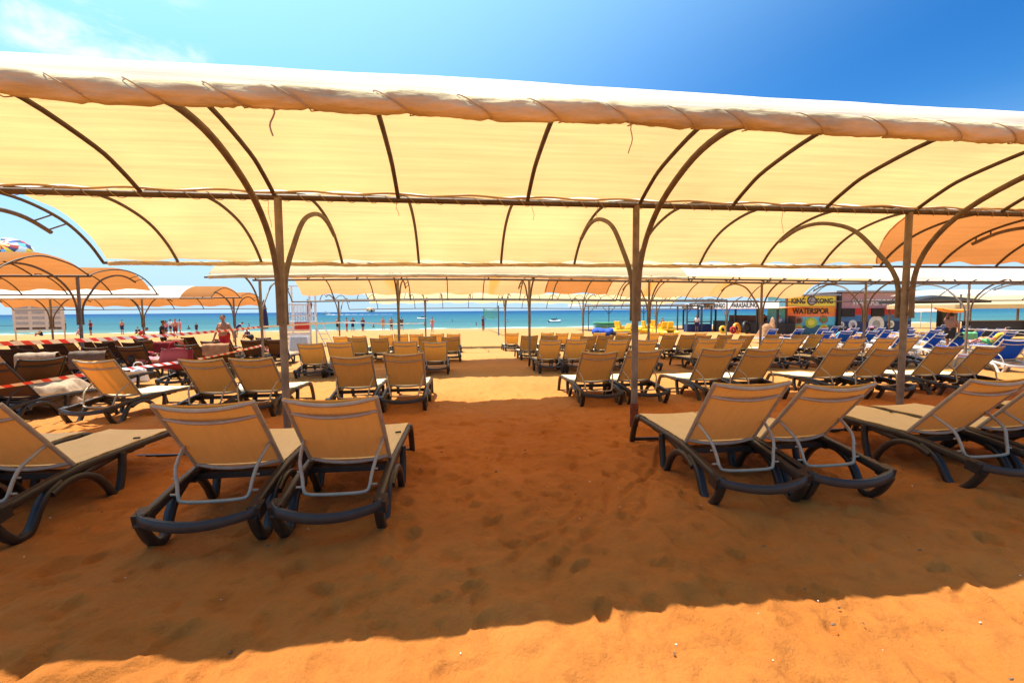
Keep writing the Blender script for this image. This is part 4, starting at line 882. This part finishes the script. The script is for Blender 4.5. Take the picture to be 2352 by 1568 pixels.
# stacked green foam boards
t = empty('board_stack', (16.4, 46, gzf(16.4, 46)), R(-3), 'stack of green foam boards lying under the flat shelter', 'foam boards')
for k in range(6):
    m_ = MB(); ln, w = 3.5-.08*k, .8
    def fb(a, b_):
        x = 2*a-1; an = 2*math.pi*b_; ww = w*(1-abs(x)**4)**.5 if abs(x) < 1 else 0
        return (x*ln/2-.06*k, math.cos(an)*ww/2, .25+.15*k+math.sin(an)*.066*(1-x**8)+.10*max(0, -x-.5)*k*.3)
    m_.grid(fb, 22, 10); m_.build('foam_board', M['green'] if k not in (1,) else M['lime'], t, ang=180)
# yellow pedal boats
def pedal(u, v, rz, label):
    t = empty('pedal_boat', (u, v, gzf(u, v)), R(rz), label, 'pedal boat', 'yellow pedal boats'); m_ = MB()
    for s_ in (-1, 1):
        def hull(a, b_):
            x = 2*a-1; an = 2*math.pi*b_; w = .26*(1-abs(x)**5)**.5; up_ = .22*max(0, x-.3)**1.3
            return (x*1.6, s_*.55+math.cos(an)*w, .30+up_+math.sin(an)*.24*(1-abs(x)**6)**.5)
        m_.grid(hull, 18, 10)
    m_.box((-.2, 0, .55), (1.9, 1.3, .14)); m_.build('hull', M['yellow'], t, ang=40)
    for s_ in (-1, 1):
        m_ = MB(); m_.box((-.45, s_*.30, .72), (.5, .48, .16)); m_.box((-.72, s_*.30, .98), (.14, .48, .55), (0, R(-12), 0)); m_.build('seat', M['yellow'], t)
    m_ = MB(); m_.box((.55, 0, .80), (.25, 1.0, .4), (0, R(20), 0)); m_.build('pedal_box', M['orange_p'], t)
    for s_ in (-1, 1): m_ = MB(); m_.tube([(.3, s_*.83, .45), (.3, s_*.86, .45)], .07, 10); m_.build('paddle_hole', M['black_p'], t)
pedal(16.3, 41.5, 5, 'yellow pedal boat left of the middle pole, under the green boards'); pedal(19.2, 42.0, -8, 'yellow pedal boat just right of the middle pole')
pedal(21.2, 44.5, 12, 'yellow pedal boat farthest right, beside the timber frame'); pedal(18.6, 38.2, 95, 'yellow pedal boat lying lengthwise towards the loungers')
def raft(u, v, rz, label, col, L_=1.8, W_=.5, H_=.35, cat='float', name='water_float'):
    m_ = MB(); m_.grid(lambda a, b_: ((2*a-1)*L_/2, math.cos(2*math.pi*b_)*W_/2*(1-abs(2*a-1)**4)**.5*(1+.1*math.sin(a*19)), H_/2+.02+math.sin(2*math.pi*b_)*H_/2*(1-abs(2*a-1)**6)**.5+.06*math.sin(a*8)), 22, 12)
    o = m_.build(name, M[col], None, ang=180); o.location = (u, v, gzf(u, v)); o.rotation_euler = (0, 0, R(rz)); return tag(o, label, cat)
raft(13.3, 39, -8, 'crumpled blue tarpaulin lying on the sand left of the yellow boats', 'blue', 2.0, 1.4, .7, 'tarpaulin', 'tarpaulin')
raft(14.6, 38.7, 4, 'low black float beside the blue tarpaulin', 'black_p', 2.2, .8, .35)
# timber frame hut
t = empty('timber_frame', (25.4, 45, gzf(25.4, 45)), R(3), 'dark open timber frame hut between the yellow boats and the banner', 'hut')
for x, y in ((-1.4, -.9), (-.15, -.9), (.3, -.9), (1.4, -.9), (-1.4, .9), (1.4, .9)):
    MB().box((x, y, 1.35), (.13, .13, 2.7)).build('post', M['blue_steel'], t)
MB().box((-.75, 0, 2.72), (1.6, 2.1, .14)).build('roof', M['wood'], t); MB().box((.9, 0, 2.95), (1.7, 2.1, .14)).build('roof', M['wood'], t)
MB().box((0, -.9, 1.05), (2.8, .08, .12)).build('rail', M['blue_steel'], t); MB().box((0, -.6, .42), (2.7, .7, .8)).build('counter', M['deep_blue'], t)
# banner shelter with lettering, running towards the camera
A, Bp = Vector((27.2, 51)), Vector((27.0, 34.5)); yaw = math.atan2(Bp.y-A.y, Bp.x-A.x); ln = (Bp-A).length; g = gzf(27, 42)
t = empty('banner_shelter', (27.1, 42.7, g), yaw, 'open shelter with orange awning under a long white banner of black lettering', 'shelter')
MB().box((0, 0, 2.68), (ln, .06, .62)).build('banner', M['white_p'], t)
for wd, wx in (('TUBE ·', -6.3), ('BANANA ·', -3.3), ('RINGO ·', -.2), ('PARASAILING', 3.6)): text(wd, .60, M['black_p'], t, (wx, -.045, 2.68), (R(90), 0, 0), .008, 'CENTER', 1.05)
m_ = MB(); m_.grid(lambda a, b_: ((a-.5)*ln, -.05+3.2*b_, 2.36+.1*math.sin(b_*3.1)+.02*math.sin(a*60)), 40, 6); k = len(m_.v); m_.v += [(a, b_, c-.03) for a, b_, c in m_.v]; m_.f += [tuple(i+k for i in f[::-1]) for f in m_.f]; m_.build('awning', M['orange_band'], t)
for x in (-8, -4.6, -1.2, 2.2, 5.4, 8): MB().box((x, .05, 1.15), (.14, .14, 2.35)).build('post', M['black_p'], t)
MB().box((2.0, 1.6, .55), (11, .9, 1.1)).build('counter', M['black_p'], t)
MB().box((2.6, 2.2, 1.1), (9.5, .10, 1.2)).build('back_shelf', M['wood'], t)
# gear lying under the shelter
for i, (u, v, col, sz, lb) in enumerate([(24.7, 38.6, 'yellow', .45, 'round yellow buoy in front of the banner shelter'), (25.3, 38.0, 'red', .4, 'red inflatable ring in front of the banner shelter'), (26.0, 38.4, 'orange_p', .6, 'orange inflatable ring left of the hessian covered heap'), (26.4, 37.6, 'black_p', .7, 'black rubber ring beside the hessian covered heap')]):
    m_ = MB(); m_.tube([(math.cos(q*math.pi/9)*sz*.62, 0, sz*.85+math.sin(q*math.pi/9)*sz*.62) for q in range(18)], sz*.24, 10, closed=True); o = m_.build('inflatable_ring', M[col], None, ang=180)
    o.location = (u, v, gzf(u, v)+.05); o.rotation_euler = (R(-12), 0, R(10*i)); tag(o, lb, 'inflatable ring')
m_ = MB(); m_.grid(lambda a, b_: ((a-.5)*1.5, (b_-.5)*1.0, 1.0*(1-abs(2*a-1)**2.4)*(1-abs(2*b_-1)**3)+.9*math.exp(-((a-.82)/.07)**2)*(1-abs(2*b_-1)**2)+.05*math.sin(a*21+b_*8)), 40, 20)
o = m_.build('covered_heap', M['straw'], None, ang=180); o.location = (25.9, 34.4, gzf(25.9, 34.4)); tag(o, 'brown hessian covered heap with one raised end before the banner', 'covered heap')
person('person in white top standing in the timber frame hut', (24.9, 43.6), 170, 'stand', 1.75, 2, 'white_p', 'navy', voxel=.024)
person('person in red sitting on a yellow pedal boat by the canopy post', (21.0, 43.2), 190, 'stand', 1.5, 0, 'red', 'black', voxel=.024)
person('person in dark clothes leaning at the counter of the banner shelter', (28.6, 38.4), 100, 'stand', 1.8, 2, 'black', 'dark_red', voxel=.022)
person('person in white beside the painted yellow board', (28.7, 36.6), 130, 'stand', 1.7, 0, 'white_p', 'navy', voxel=.022)

# painted kiosk
W_, H_ = 4.6, 3.35; t = empty('painted_kiosk', (31.3, 36.0, gzf(31.3, 36)+.05), R(-2), 'kiosk painted in yellow, orange and teal bands with black lettering and food pictures', 'kiosk')
MB().box((0, 1.3, H_/2), (W_, 2.5, H_)).build('wall', M['teal_band'], t)
def band(z0, z1, mt, x0=-W_/2, x1=W_/2, pr=.03, nm='painted_band'): return MB().box(((x0+x1)/2, .05-pr/2-.01, (z0+z1)/2), (x1-x0, pr, z1-z0)).build(nm, M[mt], t)
band(2.45, 3.32, 'yellow_band'); band(1.85, 2.44, 'orange_p'); band(1.50, 1.84, 'orange_band'); band(.75, 1.49, 'teal_band'); band(0, .74, 'teal_dark')
text('KING', .62, M['black_p'], t, (-1.25, -.02, 2.86), (R(90), 0, 0), .01, 'CENTER', .9); text('KONG', .62, M['black_p'], t, (1.2, -.02, 2.86), (R(90), 0, 0), .01, 'CENTER', .9)
text('WATERSPOR', .68, M['black_p'], t, (-.05, -.02, 1.98), (R(90), 0, 0), .01, 'CENTER', .86)
def disc(x, z, r, mt, y=-.03, sc=1., nm='painted_disc'): m_ = MB(); m_.tube([(0, .02, 0), (0, 0, 0)], r, 28); m_.v = [(a+x, b_+y, c*sc+z) for a, b_, c in m_.v]; return m_.build(nm, M[mt], t)
disc(0, 2.92, .42, 'black_p'); disc(0, 2.92, .33, 'grey_p', -.045)
for (x, z, r, c1, c2) in ((0, .98, .58, 'lime', 'yellow_band'), (-1.15, 1.18, .38, 'straw', 'wood'), (-1.15, .55, .36, 'lime', 'orange_band'), (1.2, 1.25, .42, 'straw', 'green'), (1.25, .50, .42, 'lime', 'orange_band'), (-1.95, .8, .26, 'lime', 'yellow_band')):
    disc(x, z, r, c1, -.03, .8); disc(x, z, r*.55, c2, -.045, .8)
MB().box((-W_/2-.08, -.05, H_/2), (.14, .14, H_+.1)).build('post', M['wood'], t); MB().box((W_/2+.25, -.1, H_/2), (.30, .22, H_+.5)).build('post', M['black_p'], t)
MB().box((0, 1.2, H_+.06), (W_+.5, 3.0, .12)).build('roof', M['grey_p'], t)
W2 = 7.6; t = empty('striped_kiosk', (37.7, 36.2, gzf(36, 36)+.05), R(-2), 'long mauve, red and blue kiosk with two dark hatches behind the right post', 'kiosk')
MB().box((0, 1.5, 1.8), (W2, 2.9, 3.6)).build('wall', M['mauve'], t)
def band2(z0, z1, mt, pr=.03): return MB().box((0, .05-pr/2-.01, (z0+z1)/2), (W2, pr, z1-z0)).build('painted_band', M[mt], t)
band2(1.62, 2.22, 'red_band'); band2(1.05, 1.61, 'mid_blue'); band2(0, 1.04, 'deep_blue')
text('WATERSPORTS', .72, M['white_p'], t, (.1, -.0, 2.72), (R(90), 0, 0), .008, 'CENTER', .9)
for x in (-2.5, .4): MB().box((x, -.03, 1.83), (1.25, .08, .72)).build('hatch', M['black_p'], t)
for x, r in ((-2.0, .42), (.3, .78), (1.75, .34), (-3.1, .28)):
    disc(x, .75, r, 'white_p'); disc(x, .75, r*.5, 'grey_p', -.045)
MB().box((0, 1.3, 3.72), (W2+.6, 3.6, .14)).build('roof', M['grey_p'], t)

# parasols and tents on the far right
def parasol(u, v, r, ztop, drop, mt, label, pole='white_p', n=8):
    g = gzf(u, v); t = empty('open_parasol', (u, v, g), 0, label, 'parasol', 'open parasols on the right'); m_ = MB()
    m_.tube([(0, 0, 0), (0, 0, ztop-g-.02)], .03, 8); m_.build('pole', M[pole], t)
    m_ = MB(); zt = ztop-g
    m_.add([(0, 0, zt)]+[(r*.5*math.cos(2*math.pi*k/n), r*.5*math.sin(2*math.pi*k/n), zt-drop*.42) for k in range(n)]+[(r*math.cos(2*math.pi*k/n), r*math.sin(2*math.pi*k/n), zt-drop) for k in range(n)]+[(r*math.cos(2*math.pi*k/n), r*math.sin(2*math.pi*k/n), zt-drop-.14) for k in range(n)],
           [(0, 1+k, 1+(k+1) % n) for k in range(n)]+[(1+k, 1+n+k, 1+n+(k+1) % n, 1+(k+1) % n) for k in range(n)]+[(1+n+k, 1+2*n+k, 1+2*n+(k+1) % n, 1+n+(k+1) % n) for k in range(n)])
    m_.build('canopy_cloth', M[mt], t, smooth=False); m_ = MB()
    for k in range(n): m_.tube([(0, 0, zt-.05), (r*.98*math.cos(2*math.pi*k/n), r*.98*math.sin(2*math.pi*k/n), zt-drop-.02)], .012, 4)
    m_.build('ribs', M['wood'], t)
parasol(33.2, 27.5, 2.9, 2.35, .42, 'black', 'wide black parasol with a drooping rim above the walking man')
parasol(53.0, 45.0, 1.5, 1.65, .55, 'white', 'small white parasol beyond the right post')
parasol(47.5, 47.0, 1.4, 1.35, .45, 'white', 'second white parasol farther along the shore')
t = empty('bar_tent', (43.5, 31.5, gzf(43.5, 31.5)), R(-6), 'beach bar with cream tent roof and dark counter at the right edge', 'beach bar')
m_ = MB(); m_.add([(-6, -3, 2.45), (6, -3, 2.45), (6, 3, 2.45), (-6, 3, 2.45), (-3, 0, 3.5), (3.4, 0, 3.5), (-6, -3, 2.12), (6, -3, 2.12), (6, 3, 2.12), (-6, 3, 2.12)], [(0, 1, 5, 4), (1, 2, 5), (2, 3, 4, 5), (3, 0, 4), (6, 7, 1, 0), (7, 8, 2, 1), (8, 9, 3, 2), (9, 6, 0, 3)]); m_.build('tent_roof', M['pale'], t, smooth=False)
for x in (-5.8, 0, 5.8):
    for y in (-2.9, 2.9): MB().box((x, y, 1.1), (.12, .12, 2.2)).build('post', M['wood'], t)
MB().box((.2, -2.4, .58), (9.4, .6, 1.15)).build('counter', M['black_p'], t); MB().box((.2, -2.4, 1.18), (9.8, .8, .06)).build('counter_top', M['wood'], t)
MB().box((-1.5, 2.2, 1.2), (1.0, .5, 2.0)).build('cabinet', M['black_p'], t)
m_ = MB(); m_.grid(lambda a, b_: (29+14*a, 22.5+4.2*b_, 2.28+.28*math.sin(math.pi*b_)+.04*math.sin(a*9)), 20, 8)
t = empty('shade_sail', (0, 0, 0), 0, 'flat white shade cloth above the bar at the far right', 'shade cloth'); m_.build('cloth', M['white'], t, ang=180)
for x in (29.2, 36, 42.8): g = gzf(x, 22.6); m_ = MB(); m_.tube([(x, 22.6, g), (x, 22.6, 2.25)], .04, 8); m_.build('post', M['pole'], t)

# ------------------------------------------------------------------ at sea and in the air
t = empty('motor_boat', (-121, 450, -1.0), R(180), 'small motor boat with a white wake on the horizon', 'boat')
m_ = MB(); m_.grid(lambda a, b_: ((2*a-1)*4, (2*b_-1)*1.3*(1-max(0, 2*a-1)**2.5), .3+1.2*abs(2*b_-1)**2+.5*a**2), 16, 8); m_.grid(lambda a, b_: ((2*a-1)*3.9, (2*b_-1)*1.25*(1-max(0, 2*a-1)**2.5), 1.35+.5*a**2), 16, 4); m_.build('hull', M['white_p'], t); MB().box((-.3, 0, 2.1), (2.2, 1.6, 1.3)).build('cabin', M['grey_p'], t); m_ = MB(); m_.tube([(-.3, 0, 2.7), (-.3, 0, 4.4)], .08, 6); m_.build('mast', M['grey_p'], t)
m_ = MB(); m_.grid(lambda a, b_: (-122+66*a, 450-16*a+(b_-.5)*(2.5+5*a), -.985+.28*math.exp(-a*2.5)*math.sin(math.pi*b_)*(1+.5*math.sin(a*60))), 60, 6); o = m_.build('boat_wake', M['white_p'], None, ang=180); tag(o, 'white foam wake trailing right of the motor boat', None, None, 'stuff')
def parachute(c, r, label, tilt, cols, n=16, rings=5, person_=True):
    t = empty('parasail', c, R(10), label, 'parasail'); t.rotation_euler = (R(tilt), R(8), R(15)); m_ = MB(); fm = []; vs = []
    for i in range(rings+1):
        a = math.pi*.5*i/rings*.98
        for k in range(n*2):
            b_ = math.pi*k/n; rr_ = r*math.sin(a)*(1+.02*math.cos(k*math.pi)); vs.append((rr_*math.cos(b_), rr_*math.sin(b_), r*.72*math.cos(a)))
    fs = []
    for i in range(rings):
        for k in range(n*2): fs.append((i*2*n+k, (i+1)*2*n+k, (i+1)*2*n+(k+1) % (2*n), i*2*n+(k+1) % (2*n))); fm.append(cols[(i*3+(k//2)*(1 if i % 2 else 2)) % len(cols)] if i else (1 if (k//2) % 2 else 2))
    m_.add(vs, fs); m_.build('canopy_cloth', M['sky_blue'], t, mats=[M['red'], M['yellow'], M['navy'], M['white'], M['blue']], fm=fm)
    m_ = MB()
    for k in range(0, n*2, 4): b_ = math.pi*k/n; m_.tube([(r*math.cos(b_), r*math.sin(b_), 0), (0, 0, -r*1.5)], r*.006, 4)
    m_.build('lines', M['white_p'], t)
parachute((-104.5, 122, 15.3), 5.0, 'multicoloured checkered parasail canopy above the left orange canopy', 48, [0, 2, 3, 1, 4, 5, 4, 3])
parachute((-105.5, 598, 3.0), 5.6, 'tiny red and yellow parasail low over the horizon', 20, [1, 2, 4])
def jetski(u, v, rz, label):
    t = empty('jet_ski', (u, v, -1.0), R(rz), label, 'jet ski'); m_ = MB(); m_.grid(lambda a, b_: ((2*a-1)*1.5, math.cos(2*math.pi*b_)*.5*(1-max(0, 2*a-1)**3)**.6, .2+math.sin(2*math.pi*b_)*.3), 14, 10); m_.build('hull', M['white_p'], t, ang=180)
    MB().box((-.3, 0, .62), (1.1, .35, .3)).build('seat', M['black_p'], t); m_ = MB(); m_.tube([(.4, -.35, .95), (.4, .35, .95)], .03, 6); m_.tube([(.7, 0, .45), (.4, 0, .95)], .06, 6); m_.build('handlebar', M['black_p'], t)
jetski(21.0, 92, 20, 'white jet ski drifting near the shore right of the aisle'); jetski(-10.3, 150, 200, 'white jet ski farther out, left of the volleyball net')

# bags left on the sand between the crowded dark loungers
def sandbag(u, v, w, h, col, label):
    m_ = MB(); m_.grid(lambda a, b_: (math.cos(2*math.pi*a)*w/2*(1-.35*b_)*(1 if 0 < b_ < 1 else .05), math.sin(2*math.pi*a)*w*.3*(1-.6*b_)*(1 if 0 < b_ < 1 else .05), h*b_+.02*math.sin(a*19)), 18, 8)
    o = m_.build('beach_bag', M[col], None, ang=180); o.location = (u, v, gzf(u, v)-.01); o.rotation_euler = (0, 0, random.uniform(-.8, .8)); tag(o, label, 'bag')
    c = MB(); c.tube(smoothpts([(-w*.25, 0, h*.9), (-w*.15, 0, h*1.35), (w*.15, 0, h*1.35), (w*.25, 0, h*.9)], 4), .012, 6); c.build('handle', M[col], o)
sandbag(-8.9, 9.4, .5, .35, 'black', 'black beach bag on the sand beside the nearest dark loungers')
sandbag(-7.9, 12.4, .45, .38, 'white_p', 'white beach bag on the sand in front of the third dark row')
sandbag(-10.2, 12.6, .5, .36, 'navy', 'navy beach bag on the sand left of the white bag')
sandbag(-9.0, 15.6, .45, .38, 'pink', 'pink beach bag on the sand between dark loungers, fourth row')
sandbag(-12.2, 15.7, .5, .36, 'dark_red', 'dark red beach bag on the sand at the far left')
sandbag(-7.7, 15.8, .42, .34, 'straw', 'brown woven beach bag on the sand behind the red propped bag')
sandbag(21.3, 18.9, .5, .4, 'black', 'black beach bag on the sand in front of the walking board carrier')
sandbag(18.9, 18.6, .45, .36, 'straw', 'brown woven bag on the sand among the blue loungers')
